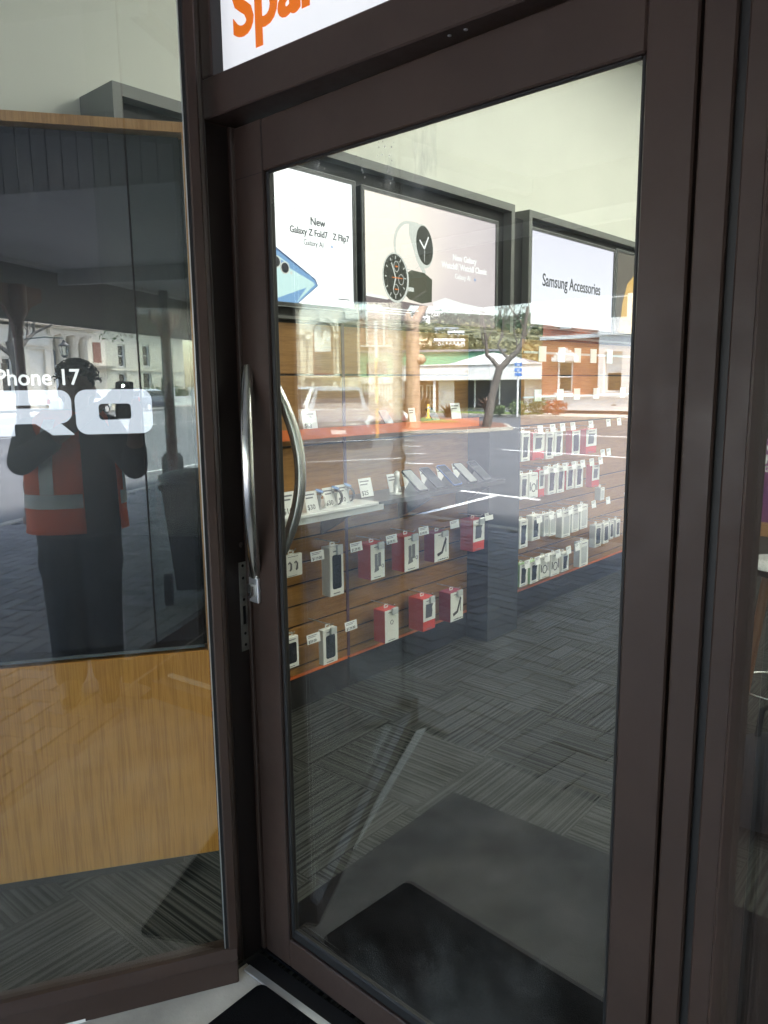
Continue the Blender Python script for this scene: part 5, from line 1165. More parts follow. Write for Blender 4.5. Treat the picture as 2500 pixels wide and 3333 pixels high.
for a_, b_ in ((-1.86, -1.64), (.48, .93), (3.05, 3.50), (5.62, 14)): mb.box(a_, b_, -0.20, -.001, zs - .15, zs - .01)
mb.box(-2.8, 14, -0.30, -.001, 6.35, 6.50); mb.box(-2.9, 14, -0.55, .4, 6.901, 7.2)
mb.box(-2.6, -2.0, -.38, -.251, 0.3, 5.3); mb.prism([(-2.66, 5.3), (-1.94, 5.3), (-1.86, 5.9), (-2.74, 5.9)], -.44, -.251)
O('stone_trim', mb, 'stone_trim', ab)
for c in cs:
    A_ = arch_pts(c, hw, zs, hw - .02); mb = MB(FA); mb.prism([(c - hw + .02, z_sill + .02)] + A_[::-1] + [(c + hw - .02, z_sill + .02)], 0.22, 0.25); w_ = O('window', mb, 'win_dark', ab)
    B_ = arch_pts(c, hw, zs, hw - .10); mb = MB(FA)
    mb.prism([(c - hw + .10, 3.45)] + B_[::-1] + [(c + hw - .10, 3.45)], 0.20, 0.21); O('blind', mb, 'blind', w_)
    mb = MB(FA); mb.box(c - hw + .02, c + hw - .02, 0.10, 0.19, 3.36, 3.45); mb.box(c - hw + .02, c - hw + .09, .10, .19, z_sill + .1, zs); mb.box(c + hw - .09, c + hw - .02, .10, .19, z_sill + .1, zs); O('sash_frame', mb, 'win_red_sill', w_)
    mb = MB(FA); mb.box(c - hw, c + hw, -0.02, 0.19, z_sill, z_sill + .14); O('sill', mb, 'win_red_sill', w_)
# dark red building peeping out behind
rb = T('red_building', 'narrow strip of a dark red painted building behind the arched stone building', 'building', (-34.6, -33.6, 0), 0)
FRb = Fr(-33.6, -34.6, 135); mb = MB(FRb); mb.box(0, 7, 0, 6, 0, 4.0); mb.box(0.2, 2.6, 0, 6, 4.0, 6.2); O('wall', mb, 'brownish', rb)
mb = MB(FRb); mb.box(0.0, 7, -.2, 6, 3.9, 3.999); mb.box(0.2, 2.6, -.15, 6, 6.2, 6.4)
for u in (0.4, 1.5): mb.box(u, u + .12, -.1, -.001, 4.0, 6.1)
O('trim', mb, 'plaster_white', rb)

# columned building and plain cream building (behind the photographer)
FCo = Fr(0, -31.5, 180)
cb = T('columned_building', 'grand white stone building with tall fluted columns and arched doorway', 'building', (41, -31.5, 0), 0)
mb = MB(FCo); holes(mb, -43.2, -30.0, 0.2, 5.3, 0.0, 0.5, [(-39.6, -38.5, 1.2, 3.4), (-36.4, -35.3, 1.2, 3.4)]); mb.box(-47.7, -43.2, 1.6, 2.0, 0, 5.3); mb.box(-47.7, -30, 2.0, 10, 0, 8); mb.box(-47.8, -29.8, -0.5, 2.0, 5.65, 8.2)
O('wall', mb, 'stone_white', cb)
mb = MB(FCo)
for x in (-43.45, -44.75, -46.25, -47.35):
    mb = MB(FCo); mb.lathe([(0.46, 0.6), (0.46, 0.8), (0.36, 0.9), (0.34, 2.0), (0.30, 4.35), (0.36, 4.40)], x, 0.35, 18); mb.lathe([(0.30, 4.40), (0.38, 4.6), (0.42, 4.75), (0.50, 4.95)], x, 0.35, 10, smooth=False); mb.box(x - .48, x + .48, -.14, .84, 4.95, 5.05); mb.box(x - .5, x + .5, -.16, .86, 0.0, 0.6); O('column', mb, 'stone_trim', cb)
mb = MB(FCo); mb.box(-47.8, -43.0, -0.2, 1.2, 5.05, 5.35); mb.box(-48.0, -42.9, -0.45, 1.4, 5.36, 5.5); mb.box(-48.1, -30, -0.7, 1.5, 5.5, 5.64); mb.box(-43.15, -30, -0.18, -.001, 3.95, 4.15); mb.box(-43.15, -30, -.3, -.001, 4.15, 4.25); mb.box(-43.15, -30, -.12, -.001, 0.9, 1.05)
for x in (-42.9, -40.9, -37.5, -34): mb.box(x, x + .45, -.16, -.001, 0.2, 3.95)
for c in (-39.05, -35.85):
    mb.ring(arch_pts(c, 0, 3.35, .85) + [(c - .85, 3.0), (c + .85, 3.0)], arch_pts(c, 0, 3.35, .62) + [(c - .62, 3.0), (c + .62, 3.0)], -.14, -.001)
O('stone_trim', mb, 'stone_trim', cb)
mb = MB(FCo); mb.box(-46.2, -44.6, 1.55, 1.58, 0.6, 3.4); mb.prism([(-46.0, 3.4)] + arch_pts(-45.4, 0, 3.4, .8)[::-1] + [(-44.8, 3.4)], 1.54, 1.58); O('doorway', mb, 'roof_grey', cb)
for a in (-39.55, -36.35): sash(cb, FCo, a, a + 1.0, 1.25, 3.35, 0.2)
pb = T('plain_building', 'plain cream rendered building with small white sash windows', 'building', (55, -31.5, 0), 0)
ws_ = [(-52.9, -51.9, 3.05, 4.75), (-56.6, -55.5, 3.15, 4.9), (-52.9, -51.8, 0.35, 2.6), (-56.7, -55.4, 0.2, 2.7), (-60.6, -59.5, 3.1, 4.9), (-60.6, -59.5, 0.2, 2.7)]
mb = MB(FCo); holes(mb, -62.5, -47.9, 0.0, 5.75, 0.4, 0.8, ws_); mb.box(-62.5, -47.9, .9, 9, 0, 5.7); O('wall', mb, 'plaster_cream', pb)
mb = MB(FCo); mb.box(-62.7, -47.9, 0.2, .9, 5.76, 5.95); mb.box(-50.8, -47.9, -.1, .39, 2.9, 3.05); mb.box(-50.6, -47.9, -.25, .39, 3.05, 3.15); mb.box(-62.5, -47.9, .34, .399, 2.78, 2.84); O('string_course', mb, 'stone_trim', pb)
for w_ in ws_: sash(pb, FCo, w_[0] + .02, w_[1] - .02, w_[2] + .02, w_[3] - .02, 0.55, sill='stone_trim')
mb = MB(FCo); mb.box(-49.6, -48.6, 0.37, .399, 3.3, 4.75); O('red_panel', mb, 'brownish', pb)
lw_ = T('low_wall', 'low white wall with square piers and a hedge in front of the cream building', 'wall', (55, -29, 0), 0)
mb = MB(); mb.box(47.5, 66, -29.2, -29.0, 0.02, 0.75)
for x in (49, 54.5, 58, 62): mb.bbox(x, x + .4, -29.3, -28.9, 0.02, 1.35, .02); mb.bbox(x - .06, x + .46, -29.36, -28.84, 1.35, 1.45, .02)
O('masonry', mb, 'plaster_white', lw_)
# ================================================================== PLANTS
def leaves(mb, c, r, n, s, flat=0.0, rnd=random):
    for _ in range(n):
        while True:
            p = Vector((rnd.uniform(-1, 1), rnd.uniform(-1, 1), rnd.uniform(-1, 1)))
            if p.length < 1: break
        p = p * (0.55 + 0.45 * rnd.random()) if rnd.random() < .3 else p
        p = Vector((c[0] + p.x * r[0], c[1] + p.y * r[1], c[2] + p.z * r[2]))
        a = Vector((rnd.gauss(0, 1), rnd.gauss(0, 1), rnd.gauss(0, 1))).normalized(); b_ = a.cross(Vector((rnd.gauss(0, 1), rnd.gauss(0, 1), rnd.gauss(0, 1)))).normalized()
        k = s * rnd.uniform(.6, 1.3)
        mb.add([p - a * k, p - b_ * k * .5, p + a * k, p + b_ * k * .5], [(0, 1, 2, 3)])
def limb(mb, pts, r0, r1, n=7):
    N = len(pts); mb.tube(pts, [r0 + (r1 - r0) * i / (N - 1) for i in range(N)], n)
def twigs(mb, p, d, L, r, depth, rnd):
    p = Vector(p); d = Vector(d).normalized()
    pts = [p]
    for i in range(3):
        d = (d + Vector((rnd.uniform(-.3, .3), rnd.uniform(-.3, .3), rnd.uniform(-.12, .25)))).normalized(); pts.append(pts[-1] + d * L / 3)
    limb(mb, pts, r, r * .6, 5)
    ends = [pts[-1]]
    if depth:
        for k in range(3):
            dd = (d + Vector((rnd.uniform(-.9, .9), rnd.uniform(-.9, .9), rnd.uniform(-.2, .7)))).normalized(); ends += twigs(mb, pts[-1 - (k % 2)], dd, L * .68, r * .55, depth - 1, rnd)
    return ends
rt = random.Random(3)
# thick trunk in front of the green building
o = T('street_tree', 'thick rough barked tree trunk on the island in front of the green building', 'tree', (-16.2, -17.9, 0), 0, 'trees on the traffic island and kerb')
mb = MB(); limb(mb, [(-16.2, -17.9, 0), (-16.22, -17.92, .5), (-16.2, -17.9, 1.3), (-16.25, -17.95, 2.0), (-16.2, -17.9, 2.7), (-16.3, -18.0, 3.6)], 0.27, 0.22, 12)
limb(mb, [(-16.2, -17.9, 3.3), (-16.6, -17.5, 4.4), (-17.2, -17.2, 5.4)], 0.17, 0.08); limb(mb, [(-16.3, -18.0, 3.4), (-16.0, -18.6, 4.5), (-15.6, -19.2, 5.6)], 0.17, 0.08)
mb.ell((-16.03, -18.08, 2.30), (0.20, 0.20, 0.17), 10, 7, jit=.08); O('trunk', mb, 'bark_a', o)
mb = MB()
for c in ((-17.3, -17.2, 6.0), (-15.5, -19.3, 6.1), (-16.4, -18.1, 6.8)): leaves(mb, c, (1.6, 1.6, 1.1), 260, .12, rnd=rt)
O('crown', mb, 'leaf_a', o)
# forked tree
o = T('street_tree', 'leaning grey forked tree with bare twigs at the tip of the island', 'tree', (-14.6, -19.9, 0), 0, 'trees on the traffic island and kerb')
mb = MB(); limb(mb, [(-14.62, -19.90, 0), (-14.55, -19.95, .5), (-14.48, -20.0, 1.05), (-14.36, -20.08, 1.6), (-14.26, -20.15, 2.05)], 0.165, 0.13, 10)
limb(mb, [(-14.28, -20.14, 1.95), (-14.05, -20.3, 2.25), (-13.80, -20.48, 2.55), (-13.66, -20.58, 2.85), (-13.62, -20.62, 3.35), (-13.55, -20.68, 4.0)], 0.11, 0.05, 8)
limb(mb, [(-14.30, -20.12, 2.0), (-14.48, -19.99, 2.28), (-14.62, -19.89, 2.42), (-14.66, -19.87, 2.9), (-14.72, -19.82, 3.5)], 0.08, 0.04, 8)
limb(mb, [(-14.0, -20.32, 2.28), (-14.20, -20.2, 2.5), (-14.34, -20.1, 2.75), (-14.22, -20.2, 3.1)], 0.06, 0.035, 6)
for p, d in (((-14.22, -20.2, 3.0), (0, .1, 1)), ((-14.66, -19.87, 2.9), (.2, -.2, 1)), ((-14.72, -19.82, 3.3), (0, 0, 1)), ((-13.62, -20.62, 3.2), (-.4, .3, 1)), ((-13.66, -20.58, 2.9), (.3, -.3, 1)), ((-14.34, -20.1, 2.75), (.3, -.2, .8)), ((-13.8, -20.48, 2.6), (-.3, .2, 1)), ((-14.62, -19.9, 2.6), (-.4, .4, .8))): twigs(mb, p, d, .85, .030, 4, rt)
O('trunk', mb, 'bark_b', o)
mb = MB(); leaves(mb, (-14.1, -20.2, 3.6), (.8, .8, .7), 70, .035, rnd=rt); O('crown', mb, 'leaf_a', o)
# tree at the left screen edge
o = T('street_tree', 'leafy street tree with a red tag on its trunk before the columned building', 'tree', (19.4, -15.6, 0), 0, 'trees on the traffic island and kerb')
mb = MB(); limb(mb, [(20.3, -16.3, -.1), (20.35, -16.25, 1.2), (20.3, -16.3, 2.3), (20.2, -16.4, 3.0)], .20, .15, 9)
for p, d in (((20.3, -16.3, 2.4), (.6, .1, .8)), ((20.25, -16.35, 2.6), (.9, .3, .6)), ((20.25, -16.35, 2.5), (-.7, -.3, .8)), ((20.2, -16.4, 2.9), (0, 0, 1))): twigs(mb, p, d, 1.3, .09, 2, rt)
O('trunk', mb, 'bark_b', o)
mb = MB(); leaves(mb, (19.0, -16.9, 3.1), (.9, .9, .7), 240, .07, rnd=rt); leaves(mb, (18.4, -17.4, 2.5), (.6, .5, .45), 90, .07, rnd=rt); leaves(mb, (20.4, -16.2, 4.6), (2.0, 2.0, .9), 320, .08, rnd=rt); leaves(mb, (24.5, -15.2, 3.5), (1.2, .8, .35), 70, .07, rnd=rt)
O('crown', mb, 'leaf_a', o)
mb = MB(); mb.bbox(20.12, 20.3, -16.12, -16.08, 1.9, 2.3, .01); O('red_tag', mb, 'tail_red', o)
# low shrubs before the white building
def flax(x, y, h, n, mat, label, sp=.5):
    o = T('shrub', label, 'shrub', (x, y, 0), 0, 'shrubs in front of the low white building'); mb = MB()
    for k in range(n):
        a = rt.uniform(0, 2 * math.pi); l_ = h * rt.uniform(.7, 1.2); r_ = sp * rt.uniform(.3, 1.0); w = .035
        p0 = Vector((x + rt.uniform(-.1, .1), y + rt.uniform(-.1, .1), .02)); p1 = p0 + Vector((math.cos(a) * r_ * .4, math.sin(a) * r_ * .4, l_ * .6)); p2 = p0 + Vector((math.cos(a) * r_, math.sin(a) * r_, l_ * .95)); s_ = Vector((-math.sin(a), math.cos(a), 0)) * w
        mb.add([p0 - s_, p0 + s_, p1 + s_, p1 - s_, p2], [(0, 1, 2, 3), (3, 2, 4)])
    O('leaf_blade', mb, mat, o)
def bush(x, y, r, h, mat, label):
    o = T('shrub', label, 'shrub', (x, y, 0), 0, 'shrubs in front of the low white building'); mb = MB(); leaves(mb, (x, y, h * .5), (r, r, h * .5), 420, .07, rnd=rt); O('foliage', mb, mat, o)
flax(-21.6, -24.3, .95, 90, 'flax', 'bronze flax clump left of the yellow bollard', .7); flax(-22.6, -24.0, .8, 60, 'flax', 'smaller bronze flax clump beside the big tree trunk', .6); flax(-20.6, -24.9, .6, 60, 'flax', 'low dark flax clump right behind the yellow bollard', .6)
flax(-20.4, -27.6, .8, 90, 'flax', 'dark flax clump right behind the leaning forked tree', .7); bush(-19.4, -28.5, .45, .75, 'leaf_b', 'round green bush left of the blue signed pole'); bush(-18.9, -29.3, .6, .85, 'leaf_b', 'larger green bush just right of the blue signed pole')
bush(-17.9, -29.3, .6, .75, 'leaf_red', 'orange red leafed bush in front of the white building'); bush(-20.3, -28.3, .3, .5, 'leaf_b', 'small green bush by the dark glazing')
mb = MB(); leaves(mb, (55, -29.8, .8), (7.5, .5, .8), 1800, .13, rnd=rt); O('hedge', mb, 'leaf_b', label='clipped dark hedge behind the low white wall', cat='hedge')
# hill with scrub and houses
HS = 3.1
def hz(r, a): return HS * hz0(r / HS, a)
def hz0(r, a): return max(0.0, 0.158 * (min(r, 300) - 140)) - max(0, r - 300) * .08 + 2.2 * noise.noise(Vector((r * .03, a * .35, 0))) * min(1, max(0, (r - 140) / 60)) + 1.2 * math.sin(a * .55 + 1) * min(1, max(0, (r - 200) / 100))
mb = MB(); rs = [HS * q for q in [60, 90, 120, 140] + [150 + 8 * i for i in range(26)] + [370, 420, 500]]; as_ = [196 + 1.2 * i for i in range(52)]
V = [(r_ * math.cos(R(a)), r_ * math.sin(R(a)), hz(r_, a) - .12) for r_ in rs for a in as_]; N = len(as_)
mb.add(V, [[i * N + k, i * N + k + 1, (i + 1) * N + k + 1, (i + 1) * N + k] for i in range(len(rs) - 1) for k in range(N - 1)], True)
O('hill', mb, 'hill', kind='structure')
mb = MB(); mb2 = MB(); mb3 = MB()
for k in range(3600):
    a = rt.uniform(214, 240); r_ = HS * rt.uniform(150, 318)
    x, y = r_ * math.cos(R(a)), r_ * math.sin(R(a)); z = hz(r_, a)
    nn = noise.noise(Vector((x * .012, y * .012, 5)))
    if r_ < 240 * HS and nn < -.25: continue
    s_ = rt.uniform(2.0, 5.5) * (1.3 if r_ > 285 * HS else 1); tgt = mb2 if (r_ > 262 * HS or a < 222 or nn > .25) else mb
    leaves(tgt, (x, y, z + s_ * .5), (s_ * 1.1, s_ * 1.1, s_ * .9), 14, 1.7, rnd=rt)
P('leaf_scrub', (0.17, 0.16, 0.075), .9, var=.4, vscale=.08)
O('hillside_scrub', mb, 'leaf_scrub', kind='stuff'); O('hillside_trees', mb2, 'leaf_pine', kind='stuff')
mb = MB(); [leaves(mb, (q * math.cos(R(a_)), q * math.sin(R(a_)), hz(q, a_) + 3), (20, 20, 7), 500, 3.6, rnd=rt) for q, a_ in ((590, 226.6), (595, 225.0), (560, 223.6))]
O('clay_bank', mb, 'hill_clay', kind='structure')
hs = [(286, 228.6, 9, 'left of the ridge, pale grey roof'), (292, 227.2, 8, 'second from the left on the ridge'), (296, 225.9, 7, 'third from the left on the ridge'), (284, 223.6, 9, 'in the middle of the ridge'), (290, 222.0, 8, 'right of the middle of the ridge'), (268, 227.4, 17, 'long one under the ridge on the left'), (262, 223.0, 8, 'below the middle of the ridge'),
      (240, 229.6, 13, 'big dark roofed one at the left middle'), (222, 230.3, 8, 'lower left beside the tree trunk'), (285, 219.8, 9, 'behind the forked tree, upper left'), (280, 218.0, 8, 'behind the forked tree, middle'), (288, 216.6, 9, 'behind the forked tree, upper right'), (214, 216.2, 9, 'low down between the branches of the forked tree'), (216, 214.6, 8, 'low down right of the forked tree'), (196, 229.8, 14, 'lowest at the left with a pale roof'), (190, 219.8, 10, 'just above the green building roof'), (200, 212.6, 9, 'low down next to the brick building')]
for i, (r_, a, w, lb) in enumerate(hs):
    r_ *= HS; w *= 1.7
    x, y = r_ * math.cos(R(a)), r_ * math.sin(R(a)); z = hz(r_, a) + 1.5
    o = T('hill_house', 'small white hillside house, ' + lb, 'house', (x, y, z), a + 90 + rt.uniform(-20, 20), 'houses on the hill')
    f = Fr(x, y, math.degrees(o.rotation_euler.z), z); d_ = 6
    mb = MB(f); mb.box(-w / 2, w / 2, -d_ / 2, d_ / 2, -5, 4.0); mb.prism([(-d_ / 2, 4.0), (d_ / 2, 4.0), (0, 5.4)], -w / 2, w / 2, 'yz'); O('wall', mb, 'plaster_white', o)
    mb = MB(f)
    for s_ in (-1, 1): mb.add([(-w / 2 - .4, s_ * (d_ / 2 + .5), 3.95), (w / 2 + .4, s_ * (d_ / 2 + .5), 3.95), (w / 2 + .4, 0, 5.6), (-w / 2 - .4, 0, 5.6)], [(0, 1, 2, 3)])
    O('roof', mb, ['roof_white', 'roof_grey', 'roof_white'][i % 3], o)
    for k in range(int(w // 3)):
        mb = MB(f); mb.box(-w / 2 + 1 + 3 * k, -w / 2 + 2.6 + 3 * k, d_ / 2 + .02, d_ / 2 + .1, 1.6, 3.2); mb.box(-w / 2 + 1 + 3 * k, -w / 2 + 2.6 + 3 * k, -d_ / 2 - .1, -d_ / 2 - .02, 1.6, 3.2); O('window', mb, 'win_dark', o)

# ================================================================== STREET FURNITURE
o = T('parking_sign', 'white pole with three small blue sign plates before the white building', 'sign', (-18.5, -27.2, 0), 43)
f = Fr(-18.5, -27.2, 43 - 90); mb = MB(f); mb.tube([(0, 0, 0), (0, 0, 2.3)], .045, 10); O('pole', mb, 'plaster_white', o)
mb = MB(f)
for z in (2.32, 2.08, 1.90): mb.bbox(-.17, .17, .05, .07, z - .08 - .02, z + .08 - (.02 if z > 2 else .06), .005)
O('plate', mb, 'sign_blue', o)
mb = MB(f)
for z in (2.31, 2.07): mb.box(-.06, .05, .071, .074, z - .06, z - .03); mb.box(-.08, .07, .071, .074, z, z + .02)
O('marking', mb, 'plaster_white', o)
o = T('signal_pole', 'tall pole painted yellow below and white above, beside the red veranda post', 'pole', (-14.94, -14.95, 0), 0)
mb = MB(); mb.tube([(-14.94, -14.95, -.1), (-14.94, -14.95, 2.28)], .055, 12); O('lower_pole', mb, 'yellow_paint', o)
mb = MB(); mb.tube([(-14.94, -14.95, 2.281), (-14.94, -14.95, 3.35)], .05, 12); O('upper_pole', mb, 'plaster_white', o)
for s_, z in ((-1, 2.0), (1, 2.02)): mb = MB(); mb.bbox(-14.94 + s_ * .24 - .10, -14.94 + s_ * .24 + .10, -15.1, -14.85, z - .24, z + .14, .02); mb.tube([(-14.94, -14.95, z), (-14.94 + s_ * .24, -14.95, z)], .02, 6); O('signal_box', mb, 'gasket', o)
for x, y, h, c, lb in ((-20.6, -23.6, .62, 'yellow_paint', 'short yellow bollard in front of the white building corner'), (-23.4, -24.3, .7, 'yellow_paint', 'slim yellow post beside the big tree trunk')):
    o = T('bollard', lb, 'bollard', (x, y, 0), 0, 'yellow posts on the island'); mb = MB(); mb.lathe([(.13, .02), (.12, .07), (.05, .10), (.05, h), (.03, h + .02)], x, y, 10); O('post', mb, c, o)
    mb = MB(); mb.lathe([(.052, h * .72), (.052, h * .86)], x, y, 10); O('band', mb, 'plaster_white', o)
o = T('lamp_bracket', 'dark lamp post with a glazed lantern hanging from its arm before the columns', 'street lamp', (14.65, -10.95, 0), 0)
mb = MB(); mb.tube([(14.30, -11.45, -.1), (14.30, -11.45, 2.75)], .035, 10); mb.tube([(14.30, -11.45, 2.62), (14.6, -11.05, 2.68), (14.83, -10.72, 2.66)], .014, 8); O('pole', mb, 'post_green', o)
mb = MB(); mb.lathe([(.02, 2.62), (.04, 2.56), (.12, 2.50), (.13, 2.48)], 14.83, -10.72, 6, smooth=False); mb.lathe([(.07, 2.26), (.07, 2.24), (.02, 2.20)], 14.83, -10.72, 6, smooth=False)
for k in range(6): a = R(60 * k); mb.tube([(14.83 + .12 * math.cos(a), -10.72 + .12 * math.sin(a), 2.48), (14.83 + .07 * math.cos(a), -10.72 + .07 * math.sin(a), 2.26)], .006, 5)
O('lantern_frame', mb, 'gasket', o)
mb = MB(); mb.lathe([(.066, 2.262), (.115, 2.478)], 14.83, -10.72, 6, smooth=False); O('lantern_glass', mb, 'glass_plain', o)
o = T('marker_post', 'slim white post in the road before the columned building', 'post', (19.5, -14.3, 0), 0); mb = MB(); mb.lathe([(.09, -.1), (.08, 0), (.035, .05), (.033, 2.2)], 19.5, -14.3, 10); O('post', mb, 'plaster_white', o)

# ================================================================== CARS
def car(name, label, x, y, rz, paint, L=4.3, Wd=1.70, H=1.50, hood=0.95, wagon=True, bonnet=1.0):
    o = T(name, label, 'car', (x, y, ZR), rz, 'cars on the road and parked behind'); f = Fr(x, y, rz, ZR)
    hw_ = Wd / 2
    # lower body: cross sections along x (front is +x)
    st = [(-L / 2, .78, .45, .90), (-L / 2 + .12, .92, .30, .98), (-L / 2 + .8, 1.0, .24, 1.0), (0, 1.0, .22, .98), (L / 2 - 1.15, 1.0, .24, .96), (L / 2 - .75, .99, .24, hood - .03), (L / 2 - .25, .93, .26, hood - .17), (L / 2 - .05, .82, .30, hood - .32), (L / 2, .70, .36, hood - .42)]
    def sect(xx, k, z0, z1):
        w = hw_ * k; m_ = (z0 + z1) / 2
        return [(xx, -w * .90, z0), (xx, -w * .99, z0 + .10), (xx, -w, m_), (xx, -w * .97, z1 - .10), (xx, -w * .86, z1 - .01), (xx, -w * .4, z1 + .015), (xx, w * .4, z1 + .015), (xx, w * .86, z1 - .01), (xx, w * .97, z1 - .10), (xx, w, m_), (xx, w * .99, z0 + .10), (xx, w * .90, z0)]
    mb = MB(f); V = []; [V.extend(sect(*s_)) for s_ in st]; n_ = 12; F = []
    for i in range(len(st) - 1):
        for k in range(n_): q = (k + 1) % n_; F.append([i * n_ + k, (i + 1) * n_ + k, (i + 1) * n_ + q, i * n_ + q])
    F.append(list(range(n_))); F.append(list(range((len(st) - 1) * n_, len(st) * n_))[::-1]); mb.add(V, F, True)
    body = O('body', mb, paint, o)
    # cabin
    back = -L / 2 + (.10 if wagon else .75); cs_ = [(back, .86, .94, .97), (back + .25, .78, .94, H - .08), (back + .9, .76, .95, H), (.35, .76, .95, H - .01), (.75, .74, .95, H - .09), (L / 2 - .75 - .10 * bonnet, .84, hood - .05, hood - .02)]
    mb = MB(f); V = []; F = []
    for xx, k, z0, z1 in cs_:
        w = hw_ * k; V += [(xx, -hw_ * .93, z0), (xx, -w, z1 - .05), (xx, -w * .9, z1), (xx, w * .9, z1), (xx, w, z1 - .05), (xx, hw_ * .93, z0)]
    for i in range(len(cs_) - 1):
        for k in range(5): F.append([i * 6 + k, (i + 1) * 6 + k, (i + 1) * 6 + k + 1, i * 6 + k + 1])
    F.append(list(range(6))); F.append(list(range((len(cs_) - 1) * 6, len(cs_) * 6))[::-1]); mb.add(V, F, False); O('cabin', mb, 'car_roof' if paint == 'car_silver' else paint, body)
    # glass panels, slightly proud
    a, b_ = cs_[4], cs_[5]
    def lp(t, s_, side): 
        xx = a[0] + (b_[0] - a[0]) * t; z = a[3] + (b_[3] - a[3]) * t; w = hw_ * (a[1] * .9 + (b_[1] * .9 - a[1] * .9) * t) * s_; return (xx + .02, side * w, z + .02)
    mb = MB(f); mb.add([lp(.04, .93, -1), lp(.04, .93, 1), lp(.94, .98, 1), lp(.94, .98, -1)], [(0, 1, 2, 3)]); O('windscreen', mb, 'car_glass', o)
    for sd in (-1, 1):
        mb = MB(f); w1, w0 = hw_ * .785, hw_ * .935
        mb.add([(back + .35, sd * (w0 + .005), 1.0), (L / 2 - 1.15, sd * (w0 + .005), .98), (.72, sd * (w1 + .012), H - .14), (back + .42, sd * (w1 + .012), H - .14)], [(0, 1, 2, 3)]); O('side_window', mb, 'car_glass', o)
        mb = MB(f); mb.bbox(L / 2 - 1.25, L / 2 - 1.10, sd * hw_ * 1.0, sd * (hw_ + .17), .98, 1.10, .02); O('mirror', mb, paint, o)
        mb = MB(f); xh = L / 2 - .16
        mb.add([(xh + .10, sd * hw_ * .42, hood - .36), (xh + .02, sd * hw_ * .92, hood - .26), (xh - .28, sd * hw_ * .965, hood - .14), (xh - .02, sd * hw_ * .62, hood - .17), (xh + .14, sd * hw_ * .40, hood - .46), (xh + .06, sd * hw_ * .86, hood - .44)], [(0, 1, 2, 3), (0, 4, 5, 1)]); O('headlight', mb, 'headlight', o)
        mb = MB(f); mb.bbox(-L / 2 - .01, -L / 2 + .12, sd * hw_ * .66, sd * hw_ * .90, .68, .95, .02); O('tail_light', mb, 'tail_red', o)
        for xx in (-L / 2 + .85, L / 2 - .85):
            mb = MB(f); mb.wheel((xx, sd * (hw_ - .10), .31), .31, .20, 'y', 24); w_ = O('wheel', mb, 'tyre', o)
            mb = MB(f); mb.wheel((xx, sd * (hw_ + .003), .31), .19, .02, 'y', 18); O('rim', mb, 'alu', w_)
    mb = MB(f); mb.bbox(L / 2 - .06, L / 2 + .025, -hw_ * .38, hw_ * .38, hood - .50, hood - .38, .01); g_ = O('grille', mb, 'gasket', o)
    mb = MB(f)
    for z in (hood - .48, hood - .44, hood - .40): mb.box(L / 2 + .022, L / 2 + .035, -hw_ * .37, hw_ * .37, z, z + .014)
    O('grille_bar', mb, 'chrome', g_)
    mb = MB(f); mb.bbox(L / 2 - .06, L / 2 + .03, -hw_ * .5, hw_ * .5, .28, .38, .02); O('lower_intake', mb, 'gasket', o)
    mb = MB(f); mb.box(L / 2 + .031, L / 2 + .04, -.18, .18, .40, .50); O('number_plate', mb, 'plaster_white', o)
    mb = MB(f); mb.add([(back - .005, -hw_ * .7, 1.0), (back - .005, hw_ * .7, 1.0), (back + .18, hw_ * .66, H - .14), (back + .18, -hw_ * .66, H - .14)], [(0, 1, 2, 3)]); O('rear_window', mb, 'car_glass', o)
    return o
car('parked_car', 'dark blue people carrier with a silver roof facing the shop, nearest car on the road', -14.08, -12.66, 41.7, 'car_silver', 4.2, 1.70, 1.54, .98)
car('parked_car', 'white wagon close behind the dark blue people carrier', -18.6, -15.2, 66, 'car_white', 4.6, 1.75, 1.56, .98)
car('parked_car', 'dark red car standing between the signal pole and the thick tree', -17.0, -15.95, 8, 'car_red', 4.0, 1.6, 1.36, .92, wagon=False)
car('parked_car', 'white car parked along the far kerb before the columned building', 39.5, -27.0, 0, 'car_white', 4.3, 1.7, 1.42, .92, wagon=False)
car('parked_car', 'dark blue silver roofed wagon on the road before the cream building', 46.5, -26.6, 0, 'car_silver', 4.4, 1.7, 1.48, .95)

# ================================================================== THE PHOTOGRAPHER
PO = Vector((1.552, -1.513, 0)); PF = Vector((-0.855, 0.518, 0)).normalized(); PR = Vector((0.518, 0.855, 0)).normalized()
def L3(r_, f_, z): return PO + PR * r_ + PF * f_ + Vector((0, 0, z))
ppl = T('person', 'person in orange hi-vis vest and dark trousers holding up a phone', 'person', tuple(PO), math.degrees(math.atan2(PF.y, PF.x)))
def capsule(mb, pts, rad, n=12, flat=1.0):
    mb.tube(pts, rad, n, flat=flat)
    for p, r_ in ((pts[0], rad[0]), (pts[-1], rad[-1])): mb.ell(tuple(p), (r_, r_, r_), 12, 8)
def loftbody(mb, secs, n=24):
    V = []; F = []
    for (r_, f_, z, a, b_) in secs:
        for k in range(n):
            t = 2 * math.pi * k / n; sgx = math.copysign(abs(math.cos(t)) ** .85, math.cos(t)); sgy = math.copysign(abs(math.sin(t)) ** .85, math.sin(t)); V.append(L3(r_ + a * sgx, f_ + b_ * sgy, z))
    for i in range(len(secs) - 1):
        for k in range(n): q = (k + 1) % n; F.append([i * n + k, i * n + q, (i + 1) * n + q, (i + 1) * n + k])
    F.append(list(range(n))[::-1]); F.append(list(range((len(secs) - 1) * n, len(secs) * n))); mb.add(V, F, True)
